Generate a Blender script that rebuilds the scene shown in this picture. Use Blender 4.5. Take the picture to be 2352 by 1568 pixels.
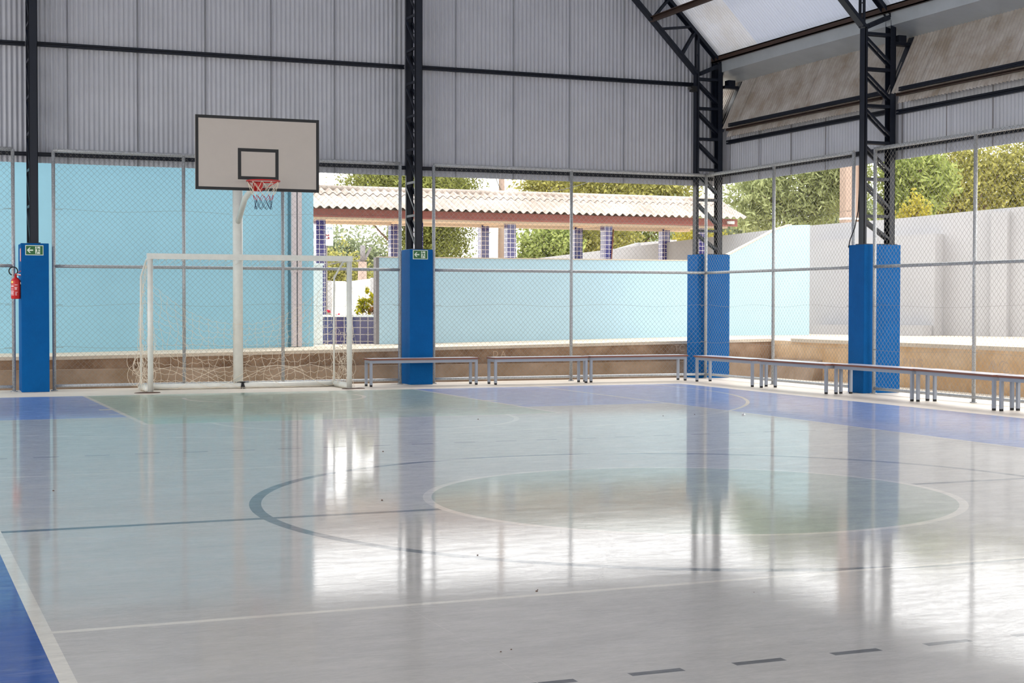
import bpy, math, random
import numpy as np
from mathutils import Vector, Matrix
R = math.radians
scene = bpy.context.scene
col = scene.collection
for o in list(bpy.data.objects): bpy.data.objects.remove(o)

# ------------------------------------------------------------------ camera
YAW, PITCH, ROLL, FPX, CAMH = .3897, -.0243, .0014, 3506.16, 1.3285
def cam_axes():
    f = Vector((math.sin(YAW)*math.cos(PITCH), math.cos(YAW)*math.cos(PITCH), math.sin(PITCH)))
    r0 = Vector((math.cos(YAW), -math.sin(YAW), 0)); u0 = r0.cross(f)
    r = r0*math.cos(ROLL)+u0*math.sin(ROLL); u = -r0*math.sin(ROLL)+u0*math.cos(ROLL)
    return r, u, f
r_, u_, f_ = cam_axes()
cd = bpy.data.cameras.new('camera'); cam = bpy.data.objects.new('camera', cd); col.objects.link(cam)
cd.sensor_width = 36; cd.lens = FPX*36/2352; cd.clip_end = 400; cd.clip_start = .05
M = Matrix.Identity(4)
for i in range(3):
    M[i][0] = r_[i]; M[i][1] = u_[i]; M[i][2] = -f_[i]
M[2][3] = CAMH
cam.matrix_world = M
scene.camera = cam

# ------------------------------------------------------------------ world + exposure
w = bpy.data.worlds.new('overcast_sky'); scene.world = w; w.use_nodes = True
nt = w.node_tree; nt.nodes.clear()
wo = nt.nodes.new('ShaderNodeOutputWorld'); bg = nt.nodes.new('ShaderNodeBackground')
tc = nt.nodes.new('ShaderNodeTexCoord'); sx = nt.nodes.new('ShaderNodeSeparateXYZ'); cr = nt.nodes.new('ShaderNodeValToRGB')
nt.links.new(tc.outputs['Generated'], sx.inputs[0]); nt.links.new(sx.outputs['Z'], cr.inputs[0])
cr.color_ramp.elements[0].position = 0.0; cr.color_ramp.elements[0].color = (1.0, .985, .96, 1)
cr.color_ramp.elements[1].position = 1.0; cr.color_ramp.elements[1].color = (.93, .97, 1.0, 1)
nt.links.new(cr.outputs[0], bg.inputs[0]); bg.inputs[1].default_value = 4.0
nt.links.new(bg.outputs[0], wo.inputs[0])
sd = bpy.data.lights.new('hazy_sun', 'SUN'); sd.energy = 1.2; sd.angle = R(25); sd.color = (1, .95, .87)
so = bpy.data.objects.new('hazy_sun', sd); col.objects.link(so)
so.rotation_euler = (R(-28), R(33), 0)
vs = scene.view_settings; vs.view_transform = 'Standard'; vs.look = 'None'; vs.gamma = 1; vs.exposure = 0; vs.use_curve_mapping = False
scene.cycles.max_bounces = 10; scene.cycles.diffuse_bounces = 6

# ------------------------------------------------------------------ materials
def srgb(*c):
    return tuple(((v/12.92) if v <= .04045 else ((v+.055)/1.055)**2.4) for v in c)+(1,)
def mat(name, color, rough=.6, metal=0., spec=.5, noise=0., nscale=6., bump=0., bscale=40., col2=None, trans=0.):
    m = bpy.data.materials.new(name); m.use_nodes = True
    t = m.node_tree; b = t.nodes['Principled BSDF']
    b.inputs['Base Color'].default_value = color; b.inputs['Roughness'].default_value = rough
    b.inputs['Metallic'].default_value = metal; b.inputs['Specular IOR Level'].default_value = spec
    geo = t.nodes.new('ShaderNodeNewGeometry')
    if noise or col2:
        n = t.nodes.new('ShaderNodeTexNoise'); n.inputs['Scale'].default_value = nscale; n.inputs['Detail'].default_value = 8
        n.inputs['Roughness'].default_value = .65
        t.links.new(geo.outputs['Position'], n.inputs['Vector'])
        mr = t.nodes.new('ShaderNodeMapRange'); mr.inputs[1].default_value = .35; mr.inputs[2].default_value = .65
        t.links.new(n.outputs['Fac'], mr.inputs[0])
        mx = t.nodes.new('ShaderNodeMix'); mx.data_type = 'RGBA'
        mx.inputs[6].default_value = color
        mx.inputs[7].default_value = col2 if col2 else tuple(c*(1-noise) for c in color[:3])+(1,)
        t.links.new(mr.outputs[0], mx.inputs[0]); t.links.new(mx.outputs[2], b.inputs['Base Color'])
    if bump:
        n2 = t.nodes.new('ShaderNodeTexNoise'); n2.inputs['Scale'].default_value = bscale; n2.inputs['Detail'].default_value = 4
        t.links.new(geo.outputs['Position'], n2.inputs['Vector'])
        bp = t.nodes.new('ShaderNodeBump'); bp.inputs['Strength'].default_value = bump; bp.inputs['Distance'].default_value = .01
        t.links.new(n2.outputs['Fac'], bp.inputs['Height']); t.links.new(bp.outputs[0], b.inputs['Normal'])
    return m
def leafmat(name, c1, c2, tr=.35):
    m = bpy.data.materials.new(name); m.use_nodes = True; t = m.node_tree; t.nodes.clear()
    out = t.nodes.new('ShaderNodeOutputMaterial'); geo = t.nodes.new('ShaderNodeNewGeometry')
    mx = t.nodes.new('ShaderNodeMix'); mx.data_type = 'RGBA'; mx.inputs[6].default_value = c1; mx.inputs[7].default_value = c2
    t.links.new(geo.outputs['Random Per Island'], mx.inputs[0])
    d = t.nodes.new('ShaderNodeBsdfDiffuse'); tr_ = t.nodes.new('ShaderNodeBsdfTranslucent'); ms = t.nodes.new('ShaderNodeMixShader')
    ms.inputs[0].default_value = tr
    t.links.new(mx.outputs[2], d.inputs[0]); t.links.new(mx.outputs[2], tr_.inputs[0])
    t.links.new(d.outputs[0], ms.inputs[1]); t.links.new(tr_.outputs[0], ms.inputs[2]); t.links.new(ms.outputs[0], out.inputs[0])
    return m
def tilemat(name, tile, alt, grout, ts=.1, xonly=False):
    m = bpy.data.materials.new(name); m.use_nodes = True; t = m.node_tree; b = t.nodes['Principled BSDF']
    b.inputs['Roughness'].default_value = .12
    geo = t.nodes.new('ShaderNodeNewGeometry'); s = t.nodes.new('ShaderNodeSeparateXYZ'); t.links.new(geo.outputs['Position'], s.inputs[0])
    # grid along z and along (x+y)
    def frac_line(sock, off):
        a = t.nodes.new('ShaderNodeMath'); a.operation = 'ADD'; a.inputs[1].default_value = off; t.links.new(sock, a.inputs[0])
        d = t.nodes.new('ShaderNodeMath'); d.operation = 'DIVIDE'; d.inputs[1].default_value = ts; t.links.new(a.outputs[0], d.inputs[0])
        f = t.nodes.new('ShaderNodeMath'); f.operation = 'FRACT'; t.links.new(d.outputs[0], f.inputs[0])
        l = t.nodes.new('ShaderNodeMath'); l.operation = 'LESS_THAN'; l.inputs[1].default_value = .1; t.links.new(f.outputs[0], l.inputs[0])
        return l, d
    lz, dz = frac_line(s.outputs['Z'], 0.03)
    xy = t.nodes.new('ShaderNodeMath'); xy.operation = 'ADD'; t.links.new(s.outputs['X'], xy.inputs[0]); 
    if not xonly: t.links.new(s.outputs['Y'], xy.inputs[1])
    else: xy.inputs[1].default_value = 0
    lx, dx = frac_line(xy.outputs[0], 0.02)
    mxm = t.nodes.new('ShaderNodeMath'); mxm.operation = 'MAXIMUM'; t.links.new(lz.outputs[0], mxm.inputs[0]); t.links.new(lx.outputs[0], mxm.inputs[1])
    n = t.nodes.new('ShaderNodeTexNoise'); n.inputs['Scale'].default_value = 5; t.links.new(geo.outputs['Position'], n.inputs[0])
    c = t.nodes.new('ShaderNodeMix'); c.data_type = 'RGBA'; c.inputs[6].default_value = tile; c.inputs[7].default_value = alt; t.links.new(n.outputs[0], c.inputs[0])
    g = t.nodes.new('ShaderNodeMix'); g.data_type = 'RGBA'; g.inputs[7].default_value = grout
    t.links.new(c.outputs[2], g.inputs[6]); t.links.new(mxm.outputs[0], g.inputs[0]); t.links.new(g.outputs[2], b.inputs['Base Color'])
    return m

MT = dict(
 clad=mat('galvanised_cladding', srgb(.715, .72, .745), .5, .1, .4, noise=.10, nscale=1.3),
 roof=mat('roof_sheet', srgb(.93, .935, .95), .5, 0, .4, col2=srgb(.84, .82, .79), nscale=.9),
 parapet=mat('stained_parapet_sheet', srgb(.72, .695, .67), .55, 0, .4, col2=srgb(.57, .52, .465), nscale=2.2),
 gutter=mat('galvanised_gutter', srgb(.74, .76, .77), .33, .35, .5, noise=.12, nscale=2),
 steel=mat('dark_navy_steel', srgb(.09, .11, .155), .4, 0, .3),
 steelbrown=mat('primer_brown_steel', srgb(.27, .20, .165), .5, 0, .4, noise=.25, nscale=9),
 seam=mat('sheet_seam_shadow_gap', srgb(.56, .56, .57), .7),
 blue=mat('blue_wall_paint', srgb(.0, .335, .58), .7, 0, .12, noise=.12, nscale=5, bump=.5, bscale=60),
 galv=mat('galvanised_pipe', srgb(.74, .75, .76), .4, .3, .5, col2=srgb(.58, .585, .59), nscale=55, bump=.2, bscale=90),
 wire=mat('galvanised_wire', srgb(.54, .53, .50), .5, .15, .5),
 white=mat('white_gloss_paint', srgb(.86, .86, .83), .35, 0, .5, noise=.1, nscale=9),
 net=mat('cream_net_cord', srgb(.88, .83, .75), .8),
 board=mat('backboard_white', srgb(.73, .695, .66), .5, 0, .4, noise=.04, nscale=6),
 black=mat('black_paint', srgb(.07, .075, .085), .5),
 rubber=mat('black_rubber', srgb(.06, .06, .07), .7),
 red=mat('red_enamel', srgb(.72, .09, .08), .35),
 netred=mat('red_net_cord', srgb(.70, .18, .25), .8),
 netblue=mat('navy_net_cord', srgb(.13, .22, .34), .8),
 laminate=mat('pale_grey_laminate', srgb(.80, .80, .84), .22, 0, .6),
 woodedge=mat('brown_wood_edge', srgb(.46, .27, .20), .5),
 benchframe=mat('grey_powder_coated_tube', srgb(.56, .585, .63), .4, 0, .5),
 cyan=mat('pale_cyan_wall_paint', srgb(.62, .815, .88), .8, 0, .3, noise=.05, nscale=1.5, bump=.35, bscale=14),
 cyanlow=mat('pale_aqua_low_wall_paint', srgb(.69, .805, .85), .8, 0, .3, noise=.04, nscale=1.5, bump=.35, bscale=14),
 greywall=mat('pale_grey_render', srgb(.655, .65, .655), .9, 0, .2, noise=.07, nscale=.7, bump=.2, bscale=8),
 greydark=mat('raw_grey_render', srgb(.52, .50, .50), .9, 0, .2, noise=.15, nscale=3),
 ledge=mat('terrace_concrete', srgb(.84, .78, .70), .9, 0, .2, noise=.12, nscale=2, bump=.3, bscale=30),
 kerb=mat('stained_brown_concrete', srgb(.67, .56, .46), .9, 0, .2, col2=srgb(.50, .39, .30), nscale=2.6, bump=.6, bscale=25),
 kerbl=mat('tan_concrete', srgb(.67, .58, .50), .9, 0, .2, col2=srgb(.55, .46, .37), nscale=1.6, bump=.5, bscale=25),
 kerbr=mat('ochre_stained_concrete', srgb(.85, .74, .61), .9, 0, .2, col2=srgb(.76, .62, .46), nscale=1.7, bump=.6, bscale=25),
 lip=mat('weathered_slab_edge', srgb(.60, .54, .46), .9, 0, .2, noise=.3, nscale=7),
 yard=mat('pale_yard_concrete', srgb(.86, .82, .76), .9, 0, .2, noise=.1, nscale=3),
 fibre=mat('fibre_cement_sheet', srgb(.74, .69, .65), .9, 0, .2, col2=srgb(.62, .565, .52), nscale=1.4, bump=.3, bscale=30),
 fascia=mat('reddish_brown_fascia_board', srgb(.60, .36, .32), .6, 0, .3, noise=.2, nscale=6),
 beige=mat('beige_soffit', srgb(.86, .77, .68), .8, 0, .2, noise=.05),
 tile=tilemat('dark_blue_glazed_tile', srgb(.13, .11, .36), srgb(.20, .17, .44), srgb(.85, .80, .78)),
 tileb=tilemat('violet_planter_tile', srgb(.18, .16, .36), srgb(.30, .27, .42), srgb(.72, .66, .62), .13, True),
 whitewall=mat('white_boundary_paint', srgb(.93, .92, .90), .9, 0, .2),
 pvc=mat('off_white_downpipe', srgb(.84, .80, .80), .5, 0, .4, noise=.08),
 signgreen=mat('exit_sign_green', srgb(.05, .36, .14), .4),
 signcream=mat('photoluminescent_cream', srgb(.83, .87, .80), .5),
 pinkcream=mat('pink_edged_label', srgb(.90, .74, .70), .5),
 chalk=mat('faint_pale_scratching', srgb(.74, .64, .54), .95),
 scrap=mat('flattened_brown_scrap', srgb(.38, .29, .24), .9, noise=.4, nscale=30),
 poleconc=mat('pinkish_concrete_pole', srgb(.64, .56, .51), .9, 0, .2, noise=.1),
 cable=mat('dark_cable', srgb(.35, .34, .33), .7),
 bark=mat('tree_bark', srgb(.42, .34, .27), .9, noise=.3, nscale=10),
 signwhite=mat('pale_blue_white_signboard', srgb(.88, .93, .97), .6),
 maroon=mat('dark_maroon_emblem_paint', srgb(.30, .12, .16), .6),
 rust=mat('red_brown_emblem_paint', srgb(.55, .22, .20), .6),
 signink=mat('grey_blue_lettering', srgb(.38, .45, .52), .6),
 yellowlab=mat('yellow_label', srgb(.88, .74, .38), .5), whitelab=mat('white_label_print', srgb(.88, .78, .80), .5),
 chrome=mat('pale_steel', srgb(.8, .8, .8), .3, .8),
 petal=mat('pink_petals', srgb(.92, .25, .38), .6), foil=mat('crumpled_foil', srgb(.75, .75, .76), .3, .8),
 speck=mat('dry_brown_leaf', srgb(.30, .20, .15), .9),
)
# ------------------------------------------------------------------ court floor material (paint zones and lines, all in world metres)
def floor_material():
    m = bpy.data.materials.new('painted_court_floor'); m.use_nodes = True; t = m.node_tree; L = t.links
    b = t.nodes['Principled BSDF']; geo = t.nodes.new('ShaderNodeNewGeometry')
    s = t.nodes.new('ShaderNodeSeparateXYZ'); L.new(geo.outputs['Position'], s.inputs[0])
    X, Y = s.outputs['X'], s.outputs['Y']
    def op(o, a, c=None, c2=None):
        n = t.nodes.new('ShaderNodeMath'); n.operation = o
        for i, v in enumerate((a, c, c2)):
            if v is None: continue
            if isinstance(v, (int, float)): n.inputs[i].default_value = v
            else: L.new(v, n.inputs[i])
        return n.outputs[0]
    def between(v, lo, hi):
        return op('MULTIPLY', op('GREATER_THAN', v, lo), op('LESS_THAN', v, hi))
    def AND(*a):
        r = a[0]
        for q in a[1:]: r = op('MULTIPLY', r, q)
        return r
    def OR(*a):
        r = a[0]
        for q in a[1:]: r = op('MAXIMUM', r, q)
        return r
    def rad(cx, cy):
        dx = op('SUBTRACT', X, cx); dy = op('SUBTRACT', Y, cy)
        return op('SQRT', op('ADD', op('MULTIPLY', dx, dx), op('MULTIPLY', dy, dy)))
    def noise(scale, detail=6, sy=1., rough=.6):
        mp = t.nodes.new('ShaderNodeMapping'); mp.inputs['Scale'].default_value = (1, sy, 1); L.new(geo.outputs['Position'], mp.inputs[0])
        n = t.nodes.new('ShaderNodeTexNoise'); n.inputs['Scale'].default_value = scale; n.inputs['Detail'].default_value = detail
        n.inputs['Roughness'].default_value = rough
        L.new(mp.outputs[0], n.inputs[0]); return n.outputs[0]
    cur = [None]
    def paint(mask, c):
        n = t.nodes.new('ShaderNodeMix'); n.data_type = 'RGBA'
        if cur[0] is None: n.inputs[6].default_value = srgb(.86, .81, .75)
        else: L.new(cur[0], n.inputs[6])
        n.inputs[7].default_value = c; L.new(mask, n.inputs[0]); cur[0] = n.outputs[2]
    sym = op('ABSOLUTE', op('SUBTRACT', Y, 9.31))           # both court halves alike
    D = 13.36                                                # half length
    inX = between(X, -1.99, 12.35)
    court = AND(inX, op('LESS_THAN', sym, D))
    GREY = srgb(.665, .65, .63); BLUE = srgb(.0, .25, .54); GREEN = srgb(.56, .635, .565)
    WHITE = srgb(.78, .76, .72); DARK = srgb(.30, .335, .37); DASH = srgb(.25, .26, .28)
    paint(court, GREY)
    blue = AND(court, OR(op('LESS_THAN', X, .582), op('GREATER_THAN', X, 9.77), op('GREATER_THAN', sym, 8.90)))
    paint(blue, srgb(.45, .53, .74))            # scuffed blue, lightened to put grazing reflections of yard and kerb into the colour
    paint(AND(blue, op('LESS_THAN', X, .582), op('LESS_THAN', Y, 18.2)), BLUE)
    key = AND(between(X, 2.65, 7.65), between(sym, 7.74, D)); paint(key, GREEN)
    rc = rad(5.18, 9.34); paint(op('LESS_THAN', rc, 1.81), srgb(.57, .605, .56))
    play = between(X, .582, 9.77)
    # dark lines
    dark = OR(between(rc, 2.95, 3.03), AND(between(Y, 9.27, 9.35), play, op('GREATER_THAN', rc, 1.86)))
    paint(dark, DARK)
    # white lines
    k = op('ABSOLUTE', op('SUBTRACT', X, 5.15))
    arcR = rad(5.2, 21.45); arcR2 = rad(5.2, -2.83); arcS = rad(5.14, 21.42); ft = rad(5.15, 17.05); ft2 = rad(5.15, 1.57)
    lines = OR(between(rc, 1.80, 1.86),
      AND(court, OR(between(X, .555, .615), between(X, 9.745, 9.795))),
      AND(play, between(sym, 2.90, 2.945)), AND(play, between(sym, 8.90, 8.94)),
      AND(between(sym, 7.715, 7.765), between(X, 2.62, 7.68)),
      AND(between(k, 2.47, 2.53), between(sym, 7.74, D)),
      AND(court, OR(between(arcR, 6.61, 6.66), between(arcR2, 6.61, 6.66))),
      AND(between(arcS, 1.24, 1.30), op('LESS_THAN', Y, 21.7)),
      AND(between(ft, 1.74, 1.80), op('LESS_THAN', Y, 17.05)), AND(between(ft2, 1.74, 1.80), op('GREATER_THAN', Y, 1.57)))
    # little rebound ticks on the key side
    ticks = AND(OR(between(Y, 19.55, 19.72), between(Y, 20.6, 20.66), between(Y, 18.7, 18.76)), OR(between(X, 2.47, 2.62), between(X, 7.68, 7.83)))
    paint(OR(lines, ticks), WHITE)
    fr = op('FRACT', op('DIVIDE', op('ADD', op('SUBTRACT', X, 2.465), 43.0), .43))
    dash = AND(play, between(fr, 0, .5), between(sym, 4.405, 4.45)); paint(dash, DASH)
    # saw cut joints
    jn = op('GREATER_THAN', noise(3, 3), .42)
    paint(AND(between(X, 2.108, 2.112), op('LESS_THAN', Y, 8.4), op('MULTIPLY', jn, .8)), srgb(.72, .70, .68))
    # wear: pale scuffs + dirt (true surface wear)
    w1 = noise(1.1, 8, 2.2, .7); w2 = noise(9, 6, 3.5, .7)
    f1 = op('MULTIPLY', op('SUBTRACT', w1, .5), 1.5); f2 = op('MULTIPLY', op('SUBTRACT', w2, .5), .9)
    fac = op('ADD', 1.0, op('ADD', op('MULTIPLY', f1, .35), op('MULTIPLY', f2, .35)))
    vm = t.nodes.new('ShaderNodeVectorMath'); vm.operation = 'SCALE'; L.new(cur[0], vm.inputs[0]); L.new(fac, vm.inputs['Scale'])
    # scuffed film over paint
    scf = noise(3.2, 9, 5., .75); mr = t.nodes.new('ShaderNodeMapRange'); mr.inputs[1].default_value = .52; mr.inputs[2].default_value = .78; mr.inputs[4].default_value = .33
    L.new(scf, mr.inputs[0])
    mx = t.nodes.new('ShaderNodeMix'); mx.data_type = 'RGBA'; L.new(vm.outputs[0], mx.inputs[6]); mx.inputs[7].default_value = srgb(.66, .65, .66); L.new(mr.outputs[0], mx.inputs[0])
    L.new(mx.outputs[2], b.inputs['Base Color'])
    # gloss: worn satin paint under a patchy thin seal coat; bare border duller
    rn = noise(4.0, 8, 2., .7); rr = t.nodes.new('ShaderNodeMapRange'); rr.inputs[1].default_value = .3; rr.inputs[2].default_value = .7
    rr.inputs[3].default_value = .30; rr.inputs[4].default_value = .45; L.new(rn, rr.inputs[0])
    rgh = op('ADD', op('MULTIPLY', rr.outputs[0], court), op('MULTIPLY', op('SUBTRACT', 1., court), .42)); L.new(rgh, b.inputs['Roughness'])
    b.inputs['Specular IOR Level'].default_value = .5; b.inputs['IOR'].default_value = 1.45
    cn = noise(3.5, 12, 3.2, .78); cr2 = t.nodes.new('ShaderNodeMapRange'); cr2.inputs[1].default_value = .36; cr2.inputs[2].default_value = .60
    cr2.inputs[3].default_value = .36; cr2.inputs[4].default_value = .72; L.new(cn, cr2.inputs[0])
    sn = noise(22.0, 10, 4.5, .8); sr = t.nodes.new('ShaderNodeMapRange'); sr.inputs[1].default_value = .36; sr.inputs[2].default_value = .56
    sr.inputs[3].default_value = .45; sr.inputs[4].default_value = 1.0; L.new(sn, sr.inputs[0])
    L.new(op('MULTIPLY', op('MULTIPLY', cr2.outputs[0], sr.outputs[0]), court), b.inputs['Coat Weight']); b.inputs['Coat IOR'].default_value = 1.5
    rc2 = noise(3.0, 8, 2., .7); cr3 = t.nodes.new('ShaderNodeMapRange'); cr3.inputs[1].default_value = .35; cr3.inputs[2].default_value = .65
    cr3.inputs[3].default_value = .02; cr3.inputs[4].default_value = .065; L.new(rc2, cr3.inputs[0]); L.new(cr3.outputs[0], b.inputs['Coat Roughness'])
    bn = noise(26, 8, 2.2, .7); bp = t.nodes.new('ShaderNodeBump'); bp.inputs['Strength'].default_value = .04; bp.inputs['Distance'].default_value = .002
    L.new(bn, bp.inputs['Height']); L.new(bp.outputs[0], b.inputs['Normal'])
    bn2 = noise(1.6, 7, 1.5, .55); bp2 = t.nodes.new('ShaderNodeBump'); bp2.inputs['Strength'].default_value = .06; bp2.inputs['Distance'].default_value = .01
    L.new(bn2, bp2.inputs['Height']); L.new(bp.outputs[0], bp2.inputs['Normal']); L.new(bp2.outputs[0], b.inputs['Coat Normal'])
    return m
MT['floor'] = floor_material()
def add_translucency(m, fac, c):
    t = m.node_tree; b = t.nodes['Principled BSDF']; out = [n for n in t.nodes if n.type == 'OUTPUT_MATERIAL'][0]
    tr = t.nodes.new('ShaderNodeBsdfTranslucent'); tr.inputs[0].default_value = c; ms = t.nodes.new('ShaderNodeMixShader'); ms.inputs[0].default_value = fac
    t.links.new(b.outputs[0], ms.inputs[1]); t.links.new(tr.outputs[0], ms.inputs[2]); t.links.new(ms.outputs[0], out.inputs[0])
def panel_tint(m, pitch, c):
    t = m.node_tree; b = t.nodes['Principled BSDF']; lk = b.inputs['Base Color'].links[0].from_socket
    g = t.nodes.new('ShaderNodeNewGeometry'); s_ = t.nodes.new('ShaderNodeSeparateXYZ'); t.links.new(g.outputs['Position'], s_.inputs[0])
    d = t.nodes.new('ShaderNodeMath'); d.operation = 'DIVIDE'; d.inputs[1].default_value = pitch; t.links.new(s_.outputs['Y'], d.inputs[0])
    f = t.nodes.new('ShaderNodeMath'); f.operation = 'FLOOR'; t.links.new(d.outputs[0], f.inputs[0])
    wn = t.nodes.new('ShaderNodeTexWhiteNoise'); wn.noise_dimensions = '1D'; t.links.new(f.outputs[0], wn.inputs['W'])
    q = t.nodes.new('ShaderNodeMath'); q.operation = 'GREATER_THAN'; q.inputs[1].default_value = .5; t.links.new(wn.outputs[0], q.inputs[0])
    mx = t.nodes.new('ShaderNodeMix'); mx.data_type = 'RGBA'; mx.inputs[7].default_value = c; t.links.new(lk, mx.inputs[6]); t.links.new(q.outputs[0], mx.inputs[0]); t.links.new(mx.outputs[2], b.inputs['Base Color'])
panel_tint(MT['roof'], 2.1, srgb(.82, .845, .90))
add_translucency(MT['roof'], .046, srgb(.93, .95, 1.0))

# ------------------------------------------------------------------ mesh helpers
class MB:
    def __init__(s): s.v = []; s.f = []; s.m = []; s.sm = []; s.cm = 0; s.smooth = False
    def add(s, vs, fs, smooth=None):
        o = len(s.v); s.v += [tuple(p) for p in vs]
        for f in fs: s.f.append([i+o for i in f]); s.m.append(s.cm); s.sm.append(s.smooth if smooth is None else smooth)
    def box(s, x0, x1, y0, y1, z0, z1):
        s.add([(x0,y0,z0),(x1,y0,z0),(x1,y1,z0),(x0,y1,z0),(x0,y0,z1),(x1,y0,z1),(x1,y1,z1),(x0,y1,z1)],
              [(3,2,1,0),(4,5,6,7),(0,1,5,4),(1,2,6,5),(2,3,7,6),(3,0,4,7)])
    def bar(s, a, b, w, h, up=(0,0,1)):
        """rectangular bar from a to b; w across, h along 'up'"""
        a = Vector(a); b = Vector(b); d = (b-a).normalized(); upv = Vector(up)
        sd_ = d.cross(upv)
        if sd_.length < 1e-4: sd_ = d.cross(Vector((1,0,0)))
        sd_.normalize(); u2 = sd_.cross(d).normalized()
        P = []
        for p in (a, b):
            for i, j in ((-1,-1),(1,-1),(1,1),(-1,1)): P.append(p+sd_*(i*w/2)+u2*(j*h/2))
        s.add(P, [(0,1,2,3),(7,6,5,4),(0,4,5,1),(1,5,6,2),(2,6,7,3),(3,7,4,0)])
    def tube(s, pts, r, n=8, cap=True, smooth=True):
        pts = [Vector(p) for p in pts]; rs = r if isinstance(r, (list, tuple)) else [r]*len(pts)
        o = len(s.v); prev = None
        for i, p in enumerate(pts):
            d = (pts[min(i+1, len(pts)-1)]-pts[max(i-1, 0)]).normalized()
            if prev is None:
                ref = Vector((0,0,1)) if abs(d.z) < .9 else Vector((1,0,0)); x = d.cross(ref).normalized()
            else:
                x = (prev - d*prev.dot(d)); x = x.normalized() if x.length > 1e-6 else d.orthogonal().normalized()
            prev = x; y = d.cross(x)
            for k in range(n):
                a = 2*math.pi*k/n; s.v.append(tuple(p+(x*math.cos(a)+y*math.sin(a))*rs[i]))
        for i in range(len(pts)-1):
            for k in range(n):
                a = o+i*n+k; b2 = o+i*n+(k+1)%n; s.f.append([a, b2, b2+n, a+n]); s.m.append(s.cm); s.sm.append(smooth)
        if cap:
            s.f.append([o+k for k in range(n)][::-1]); s.m.append(s.cm); s.sm.append(False)
            e = o+(len(pts)-1)*n; s.f.append([e+k for k in range(n)]); s.m.append(s.cm); s.sm.append(False)
    def lathe(s, prof, c, n=24, axis='z'):
        o = len(s.v)
        for r, z in prof:
            for k in range(n):
                a = 2*math.pi*k/n; s.v.append((c[0]+r*math.cos(a), c[1]+r*math.sin(a), c[2]+z))
        for i in range(len(prof)-1):
            for k in range(n):
                a = o+i*n+k; b2 = o+i*n+(k+1)%n; s.f.append([a, b2, b2+n, a+n]); s.m.append(s.cm); s.sm.append(True)
    def prism(s, poly, plane, c0, c1):
        """poly 2D extruded: plane 'xz' along y, 'yz' along x, 'xy' along z"""
        def P(a, b, c): return {'xz': (a, c, b), 'yz': (c, a, b), 'xy': (a, b, c)}[plane]
        n = len(poly); vs = [P(a, b, c0) for a, b in poly]+[P(a, b, c1) for a, b in poly]
        s.add(vs, [list(range(n))[::-1], list(range(n, 2*n))]+[[i, (i+1) % n, n+(i+1) % n, n+i] for i in range(n)])
    def build(s, name, mats, parent=None, label=None, loc=(0,0,0)):
        me = bpy.data.meshes.new(name)
        me.from_pydata([tuple(v) for v in s.v], [], s.f)
        if not isinstance(mats, (list, tuple)): mats = [mats]
        for m in mats: me.materials.append(MT[m] if isinstance(m, str) else m)
        me.polygons.foreach_set('material_index', s.m); me.polygons.foreach_set('use_smooth', s.sm); me.update()
        o = bpy.data.objects.new(name, me); col.objects.link(o); o.location = loc
        if parent is not None: o.parent = parent
        if label: o['label'] = label
        return o
def fastmesh(name, V, F, m, parent=None):
    me = bpy.data.meshes.new(name); V = np.asarray(V, np.float32); F = np.asarray(F, np.int32); k = F.shape[1]
    me.vertices.add(len(V)); me.vertices.foreach_set('co', V.ravel()); me.loops.add(F.size); me.loops.foreach_set('vertex_index', F.ravel())
    me.polygons.add(len(F)); me.polygons.foreach_set('loop_start', np.arange(0, F.size, k, dtype=np.int32))
    me.update(calc_edges=True); me.materials.append(MT[m] if isinstance(m, str) else m)
    o = bpy.data.objects.new(name, me); col.objects.link(o)
    if parent is not None: o.parent = parent
    return o
def tag(o, label, cat, group=None, kind=None):
    o['label'] = label; o['category'] = cat
    if group: o['group'] = group
    if kind: o['kind'] = kind
    return o
def struct(o): o['kind'] = 'structure'; return o
def thing(name, label, cat, loc=(0,0,0), rz=0, group=None):
    o = bpy.data.objects.new(name, None); col.objects.link(o); o.location = loc; o.rotation_euler = (0,0,rz); o.empty_display_size = .1
    return tag(o, label, cat, group)
def dup(root, loc=None, rz=None, label=None):
    r = root.copy(); col.objects.link(r)
    if loc is not None: r.location = loc
    if rz is not None: r.rotation_euler = (0,0,rz)
    if label: r['label'] = label
    for ch in list(root.children):
        c = ch.copy(); col.objects.link(c); c.parent = r
        for g in list(ch.children):
            d = g.copy(); col.objects.link(d); d.parent = c
    return r
def textmesh(name, body, size, mtl, parent, mw, depth=.002):
    cu = bpy.data.curves.new(name, 'FONT'); cu.body = body; cu.size = size; cu.extrude = depth; cu.align_x = 'CENTER'; cu.align_y = 'CENTER'
    ob = bpy.data.objects.new(name, cu); col.objects.link(ob)
    dg = bpy.context.evaluated_depsgraph_get(); me = bpy.data.meshes.new_from_object(ob.evaluated_get(dg))
    bpy.data.objects.remove(ob); bpy.data.curves.remove(cu)
    me.materials.clear(); me.materials.append(MT[mtl]); me.transform(mw)
    o = bpy.data.objects.new(name, me); col.objects.link(o)
    if parent is not None: o.parent = parent
    return o
XZ = Matrix.Rotation(R(90), 4, 'X')                    # text upright, facing -Y
YZ = Matrix.Rotation(R(-90), 4, 'Z') @ XZ              # text upright, facing -X

XL, XR = -3.34, 13.70         # fence lines left / right
YB = 24.16                    # fence line at the back
YF = -6.2                     # near end of the hall
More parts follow.
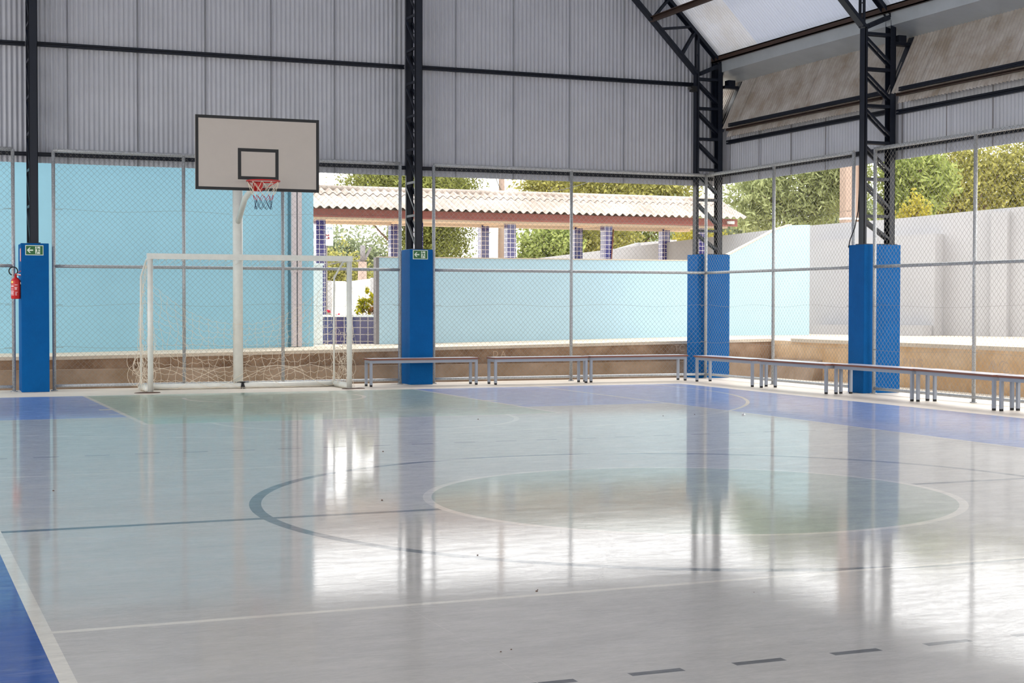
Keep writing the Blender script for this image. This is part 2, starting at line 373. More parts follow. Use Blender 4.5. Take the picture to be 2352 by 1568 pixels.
# ------------------------------------------------------------------ floor and ground
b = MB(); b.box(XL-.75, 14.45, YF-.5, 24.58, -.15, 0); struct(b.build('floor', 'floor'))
b = MB(); b.box(14.45, 15.9, -12, 25.4, -.25, -.03); b.box(-14, 14.45, 24.58, 25.4, -.25, -.05)
b.box(-14, XL-.75, -12, 24.58, -.25, -.03); b.box(-14, 15.6, -30, -12, -.25, -.03); b.box(XL-.75, 14.45, -12, YF-.5, -.25, -.03)
struct(b.build('floor_outer_yard', 'yard'))
KX = 15.55                       # retaining face on the right
def terr(x): return .492+max(0, min(x, KX)-2.6)*.0150
def yk(x): return 25.2-.31*(x-2)/13.5   # retaining face at the back runs slightly skew
# back terrace, slopes up to the right, its front edge is a slab lip over a brown retaining face
b = MB()
xs = [-14, 0, 2.6, 6, 9, 12, KX]; zK = terr(KX); yK = yk(KX)
for a, c in zip(xs[:-1], xs[1:]):
    za, zc = (terr(a), terr(c)); ya, yc_ = yk(a)-.03, yk(c)-.03; q = [(a,ya,za),(c,yc_,zc),(c,90,zc),(a,90,za)]
    b.add(q, [(0,1,2,3)])
    b.add([(a,ya,za),(c,yc_,zc),(c,yc_,zc-.055),(a,ya,za-.055)], [(3,2,1,0)])
    b.add([(a,ya,za-.055),(c,yc_,zc-.055),(c,yc_+.1,zc-.055),(a,ya+.1,za-.055)], [(3,2,1,0)])
b.add([(KX,-12,.70),(70,-12,.70),(70,90,.70),(KX,90,zK)], [(0,1,2,3)])
b.add([(KX-.03,-12,.705),(KX-.03,24.2,.705),(KX-.03,24.2,.64),(KX-.03,-12,.64)], [(0,1,2,3)])
b.add([(KX-.03,-12,.64),(KX-.03,24.2,.64),(KX+.1,24.2,.64),(KX+.1,-12,.64)], [(0,1,2,3)])
b.add([(KX-.03,-12,.705),(KX+.2,-12,.705),(KX+.2,24.2,.705),(KX-.03,24.2,.705)], [(0,1,2,3)])
struct(b.build('floor_terrace', 'ledge'))
b = MB()
for a, c in zip(xs[:-1], xs[1:]):
    b.add([(a,yk(a),.0),(c,yk(c),.0),(c,yk(c),terr(c)-.05),(a,yk(a),terr(a)-.05)], [(0,1,2,3)])
kb = struct(b.build('wall_retaining_back', 'kerb'))
b = MB(); b.add([(-14,yk(-14)-.2,-.1),(KX,yK-.2,-.1),(KX,yK-.2,.285),(-14,yk(-14)-.2,.285),(-14,yk(-14),.285),(KX,yK,.285)], [(0,1,2,3),(3,2,5,4)]); b.build('lower_course', 'kerbl', kb)
b = MB(); b.add([(KX,-12,-.1),(KX,yK+.1,-.1),(KX,yK+.1,.66),(KX,-12,.66)], [(3,2,1,0)])
kr = struct(b.build('wall_retaining_right', 'kerbr'))
b = MB(); b.prism([(KX-.25,-.1),(KX,-.1),(KX,.34),(KX-.12,.32)], 'xz', 23.2, yK-.21); b.build('broken_footing', 'kerbl', kr)
# faint scratched letters on the retaining faces
textmesh('scratched_letters', 'D A A', .15, 'chalk', kb, Matrix.Translation((10.1, yk(10.1)-.001, .45)) @ XZ, .001)
textmesh('scratched_letters', 'TC Fo', .17, 'chalk', kb, Matrix.Translation((13.7, yk(13.7)-.001, .52)) @ XZ, .001)
textmesh('scratched_letters', 'P M G', .20, 'chalk', kr, Matrix.Translation((KX-.001, 20.6, .38)) @ YZ, .001)
textmesh('scratched_letters', 'A C', .24, 'chalk', kr, Matrix.Translation((KX-.001, 18.55, .40)) @ YZ, .001)
# faint scratched letters on the retaining faces
textmesh('scratched_letters', 'D A A', .15, 'chalk', kb, Matrix.Translation((10.1, 25.215, .45)) @ XZ, .001)
textmesh('scratched_letters', 'TC Fo', .17, 'chalk', kb, Matrix.Translation((13.75, 25.215, .52)) @ XZ, .001)
textmesh('scratched_letters', 'P M G', .20, 'chalk', kr, Matrix.Translation((15.225, 20.15, .38)) @ YZ, .001)
textmesh('scratched_letters', 'A C', .24, 'chalk', kr, Matrix.Translation((15.225, 18.1, .40)) @ YZ, .001)

# ------------------------------------------------------------------ corrugated sheeting
def corrugate(name, mtl, P, Ulen, U, V, N, vbounds, pitch=.0765, amp=.011, seam=1.071, seam0=0., parent=None, per=6, seamgroove=True):
    """sheet: origin P, ribs repeat along U, run along V from vbounds(u)->(v0,v1); N = normal to bulge."""
    P = np.array(P, float); U = np.array(U, float); V = np.array(V, float); N = np.array(N, float)
    us = list(np.arange(0, Ulen+1e-6, pitch/per))
    prof = []
    for u in us:
        ph = (u/pitch) % 1.0
        d = amp*(1 if ph < .30 else (1-2*(ph-.30)/.18 if ph < .48 else (-1 if ph < .80 else -1+2*(ph-.80)/.20)))
        prof.append((u, d, False))
    if seamgroove:
        k = seam0
        while k < Ulen:
            if k > .02: prof += [(k-.006, .0, False), (k-.0055, .02, True), (k+.0055, .02, True), (k+.006, 0., False)]
            k += seam
        prof.sort(key=lambda q: q[0])
    Vv = []; F = []
    for u, d, g in prof:
        v0, v1 = vbounds(u)
        a = P+U*u+N*d; Vv.append(a+V*v0); Vv.append(a+V*v1)
    n = len(prof)
    for i in range(n-1): F.append((2*i, 2*i+2, 2*i+3, 2*i+1))
    return fastmesh(name, Vv, F, mtl, parent)
# gable: ribs vertical. Roof is a 45 degree pitch, ridge at X=5.18
def roofz(x): return 5.86+(14.13-abs(x-5.18)-5.18)
GX0, GX1 = -3.9, 14.27
wb = struct(corrugate('wall_back', 'clad', (GX0, 24.68, 0), GX1-GX0, (1,0,0), (0,0,1), (0,1,0), lambda u: (3.505, min(roofz(GX0+u)+.02, 20)), seam0=(2.661-GX0) % 1.071-.01))
wf = struct(corrugate('wall_front', 'clad', (GX0, YF-.3, 0), GX1-GX0, (1,0,0), (0,0,1), (0,-1,0), lambda u: (3.535, roofz(GX0+u)+.02)))
wr = struct(corrugate('wall_right', 'clad', (14.30, YF-.3, 0), 24.70-YF+.3, (0,1,0), (0,0,1), (1,0,0), lambda u: (3.54, 4.64), seam0=(24.33-YF+.3) % 1.04, seam=1.04))
wl = struct(corrugate('wall_left', 'clad', (-3.94, YF-.3, 0), 24.70-YF+.3, (0,1,0), (0,0,1), (-1,0,0), lambda u: (3.54, 4.56), seam=1.04))
b = MB(); k = 2.661-1.071*5
while k < 14.1:
    if k > GX0: b.box(k-.003, k+.003, 24.662, 24.668, 3.51, min(roofz(k), 9))
    k += 1.071
b.build('sheet_lap', 'seam', wb)
b = MB()
for k in (24.33, 23.33, 21.27, 22.3, 20.24, 19.23, 18.18, 17.18, 16.15, 15.1): b.box(14.284, 14.288, k-.008, k+.008, 3.541, 4.55)
b.build('sheet_lap', 'greydark', wr)
s2 = math.sqrt(.5)
rl = (14.30-5.18)/s2
cr_ = struct(corrugate('ceiling_right', 'roof', (5.18, YF-.5, roofz(5.18)), 24.78-YF+.5, (0,1,0), (s2,0,-s2), (s2,0,s2), lambda u: (0, rl), per=5, seamgroove=False))
cl_ = struct(corrugate('ceiling_left', 'roof', (5.18, YF-.5, roofz(5.18)), 24.78-YF+.5, (0,1,0), (-s2,0,-s2), (-s2,0,s2), lambda u: (0, rl), per=5, seamgroove=False))
# leaning parapet sheet outside the right eave
sx_, sz_ = .441/1.0139, .913/1.0139
pp = struct(corrugate('wall_parapet_right', 'parapet', (14.045, YF-.5, 4.345), 25.5-YF+.5, (0,1,0), (sx_,0,sz_), (sz_,0,-sx_), lambda u: (.20 if (19.04 < u+YF-.5 < 19.46 or 24.05 < u+YF-.5 < 24.62) else 0, 1.75), seam=1.04, seam0=.4))
# girts (cladding rails), C sections with a lipped face
def crail(b, axis, c, a0, a1, z, h=.085, d=.055, side=1):
    """C rail: axis x -> runs x at y=c ; axis y -> runs y at x=c"""
    for dz, hh, dd in ((0, h, .012), (h/2-.006, .012, d), (-h/2+.006, .012, d), (h/2-.018, .02, .012), (-h/2+.018, .02, .012)):
        off = 0 if dd == d else (d/2-.006 if dz == 0 else -d/2+.006)
        p = c+side*off
        if axis == 'x': b.box(a0, a1, p-dd/2, p+dd/2, z+dz-hh/2, z+dz+hh/2)
        else: b.box(p-dd/2, p+dd/2, a0, a1, z+dz-hh/2, z+dz+hh/2)
def girt(name, axis, c, a0, a1, z, label, h=.085, mt='steel', side=1):
    b = MB(); crail(b, axis, c, a0, a1, z, h, .055, side); o = b.build(name, mt); return tag(o, label, 'steel rail')
girt('cladding_rail', 'x', 24.628, 8.28, 13.74, 5.337, 'black upper cladding rail between centre column and corner frame', .07)
girt('cladding_rail', 'x', 24.628, 2.16, 8.135, 5.327, 'black upper cladding rail behind and above the basketball backboard', .07)
girt('cladding_rail', 'x', 24.628, -3.7, 2.02, 5.318, 'black upper cladding rail left of the leftmost lattice column', .07)
girt('cladding_rail', 'x', 24.628, -3.7, 14.1, 3.633, 'black lower cladding rail right behind the top of the back mesh fence', .06)
girt('cladding_rail', 'y', 14.245, YF, 19.29, 4.25, 'black upper side cladding rail at the right edge, near bay', .07, side=1)
girt('cladding_rail', 'y', 14.245, 19.43, 24.35, 4.285, 'black upper side cladding rail between the two lattice frames', .07, side=1)
girt('cladding_rail', 'y', 14.245, YF, 24.6, 3.71, 'black lower side cladding rail behind the top of the side mesh fence', .07, side=1)
# parapet bottom rails
for y0_, y1_, wh in ((19.44, 24.04, 'between the two lattice frames'), (YF, 19.04, 'right of the nearer lattice frame')):
    b = MB(); crail(b, 'y', 14.10, y0_, y1_, 4.56, .062, .05)
    tag(b.build('parapet_rail', 'steel'), 'black rail along the foot of the leaning parapet, '+wh, 'steel rail')
    b = MB(); crail(b, 'y', 14.055, y0_, y1_, 4.475, .045, .05)
    tag(b.build('parapet_rail', 'steelbrown'), 'thin brown rail just below the black parapet rail, '+wh, 'steel rail')
# eave purlin and roof purlins
b = MB(); b.box(14.04, 14.10, YF-.3, 24.6, 5.745, 5.765); b.box(14.04, 14.055, YF-.3, 24.6, 5.745, 5.85); b.box(14.04, 14.10, YF-.3, 24.6, 5.83, 5.85)
tag(b.build('eave_purlin', 'steelbrown'), 'dark brown purlin along the right roof eave above the gutter', 'steel rail')
def purlin(x, y0, y1, name, label, dz=-.10, mt='steelbrown'):
    z = roofz(x)+dz-.02; b = MB(); b.box(x-.03, x+.03, y0, y1, z-.055, z-.045); b.box(x-.03, x-.018, y0, y1, z-.055, z+.055); b.box(x-.03, x+.03, y0, y1, z+.045, z+.055)
    return tag(b.build(name, mt), label, 'steel rail')
purlin(11.9, YF-.3, 24.6, 'roof_purlin', 'brown roof purlin above the top right of the view')
# longitudinal brace between the frames' lower chords
b = MB()
for (y0, y1) in ((19.43, 24.36),):
    b.box(12.70, 12.712, y0, y1, 6.36, 6.46); b.box(12.65, 12.712, y0, y1, 6.36, 6.372); b.box(12.65, 12.712, y0, y1, 6.448, 6.46)
tag(b.build('bracing_beam', 'steelbrown'), 'brown channel beam joining the two roof trusses at the top of the view', 'steel beam')
# gutter trough
b = MB(); b.smooth = False
prof = [(14.105,5.80),(14.12,5.56),(14.34,5.50),(14.57,5.425),(14.60,5.80),(14.592,5.80),(14.56,5.435),(14.34,5.51),(14.13,5.57),(14.113,5.80)]
ys = [YF, 0, 8, 12, 16, 19.2, 19.9, 22.6, 24.0, 25.2]
for i, y in enumerate(ys):
    for (x, z) in prof: b.v.append((x, y, z+(.006*math.sin(i*2.1) if 0 < i < 9 else 0)))
n = len(prof)
for i in range(len(ys)-1):
    for k in range(n):
        b.f.append([i*n+k, i*n+(k+1) % n, (i+1)*n+(k+1) % n, (i+1)*n+k]); b.m.append(0); b.sm.append(False)
tag(b.build('roof_gutter', 'gutter'), 'galvanised box gutter between the right roof eave and the leaning parapet', 'gutter')

# ------------------------------------------------------------------ blue pillars
def pillar(label, along, x, y):
    """along='y': long in Y, narrow face towards -Y ; x,y = centre of narrow face"""
    b = MB(); top = 2.235; hw = .2; Lh = .665
    # T-shaped plan: front 0.15 deep head, body a hair narrower behind it
    prof = [(-hw,0),(hw,0),(hw,.15),(hw-.012,.155),(hw-.012,Lh),(-hw+.012,Lh),(-hw+.012,.155),(-hw,.15)]
    vs = []
    n = len(prof)
    for z in (0, top):
        for (a, c) in prof: vs.append((a, c, z) if along == 'y' else (c, -a, z))
    fs = [list(range(n))[::-1], list(range(n, 2*n))]+[[i, (i+1) % n, n+(i+1) % n, n+i] for i in range(n)]
    b.add(vs, fs); o = b.build('concrete_pillar', 'blue'); o.location = (x, y, 0)
    m = o.modifiers.new('bev', 'BEVEL'); m.width = .008; m.segments = 2
    return tag(o, label, 'pillar')
P1 = pillar('blue concrete pillar behind the red fire extinguisher', 'y', 2.089, 23.93)
P2 = pillar('blue concrete pillar with exit sign, behind the bench nearest the goal', 'y', 8.208, 23.93)
P3 = pillar('blue concrete pillar behind the mesh fence in the far corner', 'x', 13.57, 24.415)
P4 = pillar('blue concrete pillar between the benches along the right side', 'x', 13.57, 19.36)
for P_, (ox, oy) in ((P1, (.0, .33)), (P2, (0, .33)), (P3, (.33, 0)), (P4, (.33, 0))):
    pass
# ------------------------------------------------------------------ lattice columns on the gable
def chan(b, axis, web, flange, c, z0, z1, open_):
    """vertical C channel. axis 'x': web across x (facing -y/+y), axis 'y': web across y. c=(x,y) of web centre outer face. open_=+1/-1 direction of flanges"""
    t = .008
    if axis == 'x':
        b.box(c[0]-web/2, c[0]+web/2, min(c[1], c[1]+open_*t), max(c[1], c[1]+open_*t), z0, z1)
        for s_ in (-1, 1):
            x = c[0]+s_*(web/2-t/2); b.box(x-t/2, x+t/2, min(c[1], c[1]+open_*flange), max(c[1], c[1]+open_*flange), z0, z1)
    else:
        b.box(min(c[0], c[0]+open_*t), max(c[0], c[0]+open_*t), c[1]-web/2, c[1]+web/2, z0, z1)
        for s_ in (-1, 1):
            y = c[1]+s_*(web/2-t/2); b.box(min(c[0], c[0]+open_*flange), max(c[0], c[0]+open_*flange), y-t/2, y+t/2, z0, z1)
def brace_pair(b, p, q, gap, off, w=.035):
    """two angles spaced sideways along off vector, with a batten"""
    off = Vector(off)
    for s_ in (-1, 1):
        b.bar(Vector(p)+off*(gap/2*s_), Vector(q)+off*(gap/2*s_), .03, w, up=off.cross(Vector(q)-Vector(p)))
    mdp = (Vector(p)+Vector(q))/2; b.bar(mdp-off*gap/2, mdp+off*gap/2, .03, .012)
def gable_column(label, x, top):
    e = thing('lattice_column', label, 'steel column', (x, 24.32, 2.235))
    def part(name, fn):
        b = MB(); fn(b); o = b.build(name, 'steel', e); o.location = (-x, -24.32, -2.235); return o
    part('front_chord', lambda b: chan(b, 'x', .128, .05, (x, 24.06), 2.235, top, 1))
    part('rear_chord', lambda b: chan(b, 'x', .128, .05, (x, 24.58), 2.235, top, -1))
    z = 2.30; k = 0
    while z < top-.6:
        part('brace', lambda b: brace_pair(b, (x, 24.10, z), (x, 24.54, z+.40), .10, (1,0,0)) if k < 0 else brace_pair(b, (x, 24.54, z+.44), (x, 24.10, z+.03), .10, (1,0,0)))
        part('cross_bar', lambda b: b.bar((x-.045, 24.09, z+.505), (x-.045, 24.55, z+.505), .03, .04))
        z += .553; k += 1
    b = MB(); b.box(x-.09, x+.09, 24.02, 24.6, 2.236, 2.25); o = b.build('base_plate', 'steel', e); o.location = (-x, -24.32, -2.235)
gable_column('dark lattice steel column standing on the exit-sign pillar behind the benches', 8.208, 14.0 if False else roofz(8.208)-.25)
gable_column('dark lattice steel column at the far left above the fire extinguisher', 2.089, roofz(2.089)-.25)
# ------------------------------------------------------------------ portal frames
def portal(label, yc, xi=13.655, xo=14.21):
    e = thing('portal_frame', label, 'steel frame', (13.9, yc, 2.235))
    def part(name, fn, mt='steel'):
        b = MB(); fn(b); o = b.build(name, mt, e); o.location = (-13.9, -yc, -2.235); return o
    part('inner_chord', lambda b: chan(b, 'y', .14, .045, (xi, yc), 2.235, 5.50, 1))
    part('outer_chord', lambda b: chan(b, 'y', .14, .095, (xo, yc), 2.235, 5.735, -1))
    zs = [5.412, 4.883, 4.33, 3.777, 3.228, 2.669]
    for i, z in enumerate(zs):
        part('cross_bar', lambda b: (b.bar((xi+.01, yc-.045, z), (xo-.05, yc-.045, z), .035, .045), b.bar((xi+.01, yc+.045, z), (xo-.05, yc+.045, z), .035, .045)))
        zb = z-.50 if i < 5 else 2.26
        part('brace', lambda b: brace_pair(b, (xi+.03, yc, z-.06), (xo-.04, yc, max(zb+.04, 2.26)), .10, (0,1,0)))
    part('base_plate', lambda b: b.box(13.62, 14.24, yc-.1, yc+.1, 2.236, 2.25))
    # knee: bolted double angle from inner chord head to eave
    part('knee_bar', lambda b: (b.bar((13.68, yc-.05, 5.50), (14.17, yc-.05, 5.71), .02, .07), b.bar((13.68, yc+.05, 5.50), (14.17, yc+.05, 5.71), .02, .07),
        [b.tube([(x, yc-.075, z), (x, yc-.055, z)], .011, 8) for x, z in ((13.74, 5.53), (13.86, 5.58), (13.98, 5.63), (14.12, 5.69))]))
    # rafter chords (channels along the 45 degree slope); left half mirrors the right one about the ridge
    def chord(b, x0, z0, x1, z1, web=.14, fl=.05, dn=1):
        a = Vector((x0, yc, z0)); c = Vector((x1, yc, z1)); d = (c-a).normalized(); nrm = Vector((-d.z, 0, d.x))*dn
        b.bar(a, c, .14, .008, up=nrm)
        for s_ in (-1, 1):
            o = Vector((0, s_*.066, 0))+nrm*(fl/2); b.bar(a+o, c+o, .008, fl, up=nrm)
    low = lambda x: 5.50+(xi-.01-x); upz = lambda x: 5.745+(14.13-x)
    xr = 5.18
    part('rafter_lower_chord', lambda b: (chord(b, xi+.015, 5.48, xr, low(xr), dn=-1), chord(b, 2*xr-xi-.015, 5.48, xr, low(xr), dn=1)))
    part('rafter_upper_chord', lambda b: (chord(b, 14.15, 5.725, xr, upz(xr), dn=1), chord(b, 2*xr-14.15, 5.725, xr, upz(xr), dn=-1)))
    part('web_post', lambda b: brace_pair(b, (13.64, yc, low(13.64)), (13.64, yc, upz(13.64)), .10, (0,1,0)))
    for xl_, xu_ in ((13.30, 13.60), (12.84, 13.53), (12.70, 13.06), (12.24, 12.98), (12.10, 12.50), (11.66, 12.42), (11.52, 11.92), (11.08, 11.84)):
        part('web_bar', lambda b: brace_pair(b, (xl_, yc, low(xl_)), (xu_, yc, upz(xu_)), .09, (0,1,0)))
    # bracket carrying the leaning parapet
    part('parapet_strut', lambda b: b.bar((14.14, yc, 4.48), (14.56, yc, 5.40), .12, .05, up=(-1,0,.45)))
    part('bracket_arm', lambda b: b.box(14.19, 14.48, yc-.06, yc+.06, 5.27, 5.32))
    part('outlet_box', lambda b: b.box(14.26, 14.40, yc-.07, yc+.07, 5.32, 5.42))
    # left leg
    def leftleg(b):
        L_ = lambda x: 2*5.18-x
        chan(b, 'y', .14, .045, (L_(xi), yc), 0, 5.5, -1); chan(b, 'y', .14, .095, (L_(xo), yc), 0, 5.8, 1)
        for z in zs: b.bar((L_(xi)-.01, yc, z), (L_(xo)+.05, yc, z), .1, .04); b.bar((L_(xi)-.03, yc, z-.06), (L_(xo)+.04, yc, z-.46), .1, .035)
    part('left_leg', leftleg)
    return e
e1 = portal('dark lattice steel portal frame rising from the far corner pillar', 24.41, 13.605, 14.14)
b = MB(); b.box(14.005, 14.24, 24.52, 24.53, 4.375, 5.73); o = b.build('closing_plate', 'steel', e1); o.location = (-13.9, -24.41, -2.235)
e2 = portal('dark lattice steel portal frame on the pillar beside the right-hand benches', 19.36)

b = MB(); b.tube([(13.665,19.425,5.4),(13.665,19.425,3.2),(13.65,19.44,2.75),(13.62,19.48,2.50),(13.58,19.535,2.33),(13.563,19.56,2.2)], .008, 8); o = b.build('power_cable', 'rubber', e2); o.location = (-13.9, -19.36, -2.235)
# security camera at the corner frame
e = thing('security_camera', 'small black security camera bracketed on the corner frame under the roof truss', 'camera', (13.51, 24.3, 5.22))
b = MB(); b.box(-.06, .05, -.05, .05, -.06, .04); b.build('junction_box', 'black', e)
b = MB(); b.tube([(-.05,-.02,-.01),(-.10,-.05,-.01)], .02, 10); b.build('swivel', 'chrome', e)
b = MB(); b.tube([(-.09,-.03,-.01),(-.15,-.12,-.02)], .03, 12); b.build('camera_body', 'black', e)

# ------------------------------------------------------------------ chain link fences
rng = random.Random(7)
def chainlink(name, axis, c, a0, a1, z0, z1, parent, a=.0435, r=.0021, seed=0):
    nw = int((a1-a0)/a); a = (a1-a0)/nw; nz = int((z1-z0)/a); h = (z1-z0)/nz
    rs = np.random.RandomState(seed)
    j = np.arange(nz+1)
    k = np.arange(nw)
    X = a0+(k[:, None]+((j[None, :]+k[:, None]) % 2))*a        # zigzag
    X = X + (0.004*np.sin(j*.9)[None, :]) + .006*np.sin(X*1.7)+rs.normal(0, .0012, X.shape)
    X = np.clip(X, a0, a1)
    Z = z0+j[None, :]*h+0*X+.008*np.sin(X*2.3)*np.sin(j*.15)[None, :]
    C = c+.012*np.sin(X*1.1+1)*np.sin(Z*1.7)+(((j[None, :]+k[:, None]) % 2)-.5)*.004
    ang = np.array([0, 2*math.pi/3, 4*math.pi/3])
    offu = r*np.cos(ang); offc = r*np.sin(ang)
    n = nz+1
    V = np.zeros((nw, n, 3, 3))
    ia, ic = (0, 1) if axis == 'x' else (1, 0)
    V[..., ia] = X[..., None]+offu; V[..., ic] = C[..., None]+offc; V[..., 2] = Z[..., None]
    idx = np.arange(nw*n*3).reshape(nw, n, 3)
    A = idx[:, :-1, :]; B = idx[:, 1:, :]; A2 = np.roll(A, -1, axis=2); B2 = np.roll(B, -1, axis=2)
    F = np.stack([A, A2, B2, B], -1).reshape(-1, 4)
    return fastmesh(name, V.reshape(-1, 3), F, 'wire', parent)
def fence(label, segs, posts, corner=None):
    """segs: list of (axis,c,a0,a1); posts: list of (x,y)"""
    e = thing('mesh_fence', label, 'fence', (posts[0][0], posts[0][1], 0)); ox, oy = posts[0]
    def fix(o): o.location = (-ox, -oy, 0); return o
    for (x, y) in posts:
        b = MB(); b.tube([(x, y, 0), (x, y, 3.65)], .027, 12); b.tube([(x, y, 0), (x, y, .012)], .05, 12); fix(b.build('post', 'galv', e))
    for si, (axis, c, a0, a1) in enumerate(segs):
        for nm, z, rr in (('top_rail', 3.655, .029), ('middle_rail', 1.90, .026), ('bottom_rail', .075, .024)):
            b = MB(); npt = 12; pts = []
            for i in range(npt+1):
                a = a0+(a1-a0)*i/npt; dz = .0
                pts.append((a, c, z+dz) if axis == 'x' else (c, a, z+dz))
            b.tube(pts, rr, 10); fix(b.build(nm, 'galv', e))
        off = -.03
        fix(chainlink('wire_mesh', axis, c+off, a0, a1,   .10, 3.675, e, seed=si+int(abs(a0)*10)))
        for z in (2.76, 1.31, .665):
            b = MB(); pts = []; n_ = 30
            for i in range(n_+1):
                a = a0+(a1-a0)*i/n_; zz = z+.02*math.sin(i*.55+z*3); pts.append((a, c+off-.004, zz) if axis == 'x' else (c+off-.004, a, zz))
            b.tube(pts, .0016, 4)
            for aa, s_ in ((a0, 1), (a1, -1)):
                p2 = []
                for i in range(9): q = aa+s_*(.03+i*.012); p2.append((q, c+off-.005, z+.003*(-1)**i) if axis == 'x' else (c+off-.005, q, z+.003*(-1)**i))
                b.tube(p2, .003, 4)
            fix(b.build('tension_wire', 'wire', e))
    return e
fence('galvanised mesh fence section at the far left edge beside the fire extinguisher', [('x', YB, XL, 1.795)], [(1.795, YB), (-.3, YB), (-2.4, YB)])
fence('galvanised mesh fence section behind the football goal', [('x', YB, 2.382, 7.914)], [(2.382, YB), (4.348, YB), (5.931, YB), (7.914, YB)])
fence('galvanised mesh fence turning the far corner behind the benches', [('x', YB, 8.503, XR), ('y', XR, 19.63, YB)], [(8.503, YB), (11.033, YB), (XR, YB), (XR, 21.895), (XR, 19.63)])
fence('galvanised mesh fence section at the right edge nearest the camera', [('y', XR, 10.05, 19.085)], [(XR, 19.085), (XR, 16.814), (XR, 14.58), (XR, 12.31), (XR, 10.05)])

# ------------------------------------------------------------------ goal
e = thing('football_goal', 'white pipe football goal with a torn sagging net', 'goal', (5.2, 23.15, 0)); GO = (-5.2, -23.15, 0)
def gp(b, name, mt='white', label=None):
    o = b.build(name, mt, e, label); o.location = GO; return o
xl, xr_, yg = 3.665, 6.745, 23.15
for x in (xl, xr_):
    b = MB(); b.tube([(x, yg, 0), (x, yg, 2.035)], .042, 16); gp(b, 'goal_post')
b = MB(); b.bar((xl-.045, yg, 2.04), (xr_+.045, yg, 2.04), .085, .085); gp(b, 'crossbar')
yr = 23.86
for x, xb in ((xl, xl-.03), (xr_, xr_-.05)):
    b = MB(); b.tube([(x, yg, 2.03), (x, yg+.35, 1.99), (x+.005, yg+.58, 1.9), (xb, yr-.02, 1.75), (xb, yr, 1.2), (xb, yr, .06)], .016, 10); gp(b, 'rear_stay')
    b = MB(); b.tube([(x, yg, .048), (xb, yr, .048)], .046, 14); gp(b, 'side_ground_bar')
b = MB(); b.tube([(xl-.03, yr, .048), (xr_-.05, yr-.02, .048)], .046, 14); gp(b, 'rear_ground_bar')
# net
def netmesh(nm):
    rg = random.Random(3); b = MB()
    def sheet(f, nu, nv, r=.0023, drop=0.):
        P = [[Vector(f(i/nu, j/nv, i, j)) for j in range(nv+1)] for i in range(nu+1)]
        for i in range(nu+1):
            for j in range(nv+1):
                if i < nu and rg.random() > drop:
                    m_ = (P[i][j]+P[i+1][j])/2+Vector((0, 0, -.018-rg.random()*.012)); b.tube([P[i][j], m_, P[i+1][j]], r, 4, cap=False)
                if j < nv and rg.random() > drop:
                    m_ = (P[i][j]+P[i][j+1])/2+Vector((rg.uniform(-.012, .012), 0, 0)); b.tube([P[i][j], m_, P[i][j+1]], r, 4, cap=False)
    def nz(i, j, k): return math.sin(i*1.7+k*2.1)*math.cos(j*1.3+k)
    def back(u, v, i, j):
        top = 1.02+.78*abs(2*u-1)**2.2; vv = v**1.0; z = top*(1-vv)+.03*vv
        wob = .05*(v*(1-v)*3+.2)
        x = xl+(xr_-xl-.03)*u+wob*nz(i, j, 1)+.10*math.sin(v*3.1)*(.5-u)*.8
        return (x, yr+.035+.10*math.sin(v*math.pi)*math.sin(u*math.pi)+.03*nz(i, j, 2), max(.012, z+wob*.9*nz(j, i, 3)))
    sheet(back, 24, 12)
    for xs_, sgn in ((xl, -1), (xr_, 1)):
        def side(u, v, i, j):
            top = 1.95-.10*u; z = top*(1-v)+.02*v
            return (xs_+sgn*(.03+.05*math.sin(v*math.pi)+.03*v)+.04*v*nz(i, j, sgn), yg+.06+(yr-yg)*u*(.35+.65*v)+.03*nz(i, j, 4), max(.012, z+.04*nz(j, i, 5)))
        sheet(side, 5, 14, drop=.12)
        # tangles hanging round the rear stay
        for q in range(26):
            z = rg.uniform(.08, 1.1)*rg.random()**.35; cx = xs_+sgn*rg.uniform(-.12, .16); cy = yr-rg.uniform(0, .35); rr = rg.uniform(.03, .11); t0 = rg.uniform(0, 6)
            b.tube([(cx+rr*math.cos(t0+t*.5), cy+rr*.4*math.sin(t0+t*.7), max(.012, z+rr*1.5*math.sin(t0+t*.5))) for t in range(11)], .003, 4, cap=False)
    # top fringe along the crossbar, and a few long slack cords
    for i in range(25):
        x = xl+(xr_-xl)*i/24; b.tube([(x, yg+.045, 2.0), (x+rg.uniform(-.02, .02), yg+.10, 1.93-rg.random()*.05), (x+(xr_-xl)/24, yg+.045, 2.0)], .0022, 4, cap=False)
    for q in range(9):
        x0 = rg.uniform(xl, xr_-1); b.tube([(x0+t*.14, yr-.05-.03*t % .1, max(.02, rg.uniform(.03, .05)+.22*math.sin(t*.35+q)+.1)) for t in range(9)], .003, 4, cap=False)
    return b
gp(netmesh('x'), 'goal_net', 'net', 'cream cord net, sagging and torn')
b = MB(); rg = random.Random(5)
b.bar((5.16, yr-.05, .10), (5.24, yr-.03, .10), .02, .02); b.bar((5.2, yr-.05, .09), (5.22, yr-.07, .0), .035, .02); b.bar((5.08, yr-.045, .098), (5.30, yr-.03, .102), .012, .012); b.bar((5.19, yr-.05, .09), (5.17, yr-.08, .0), .02, .01)
gp(b, 'black_tie', 'rubber')
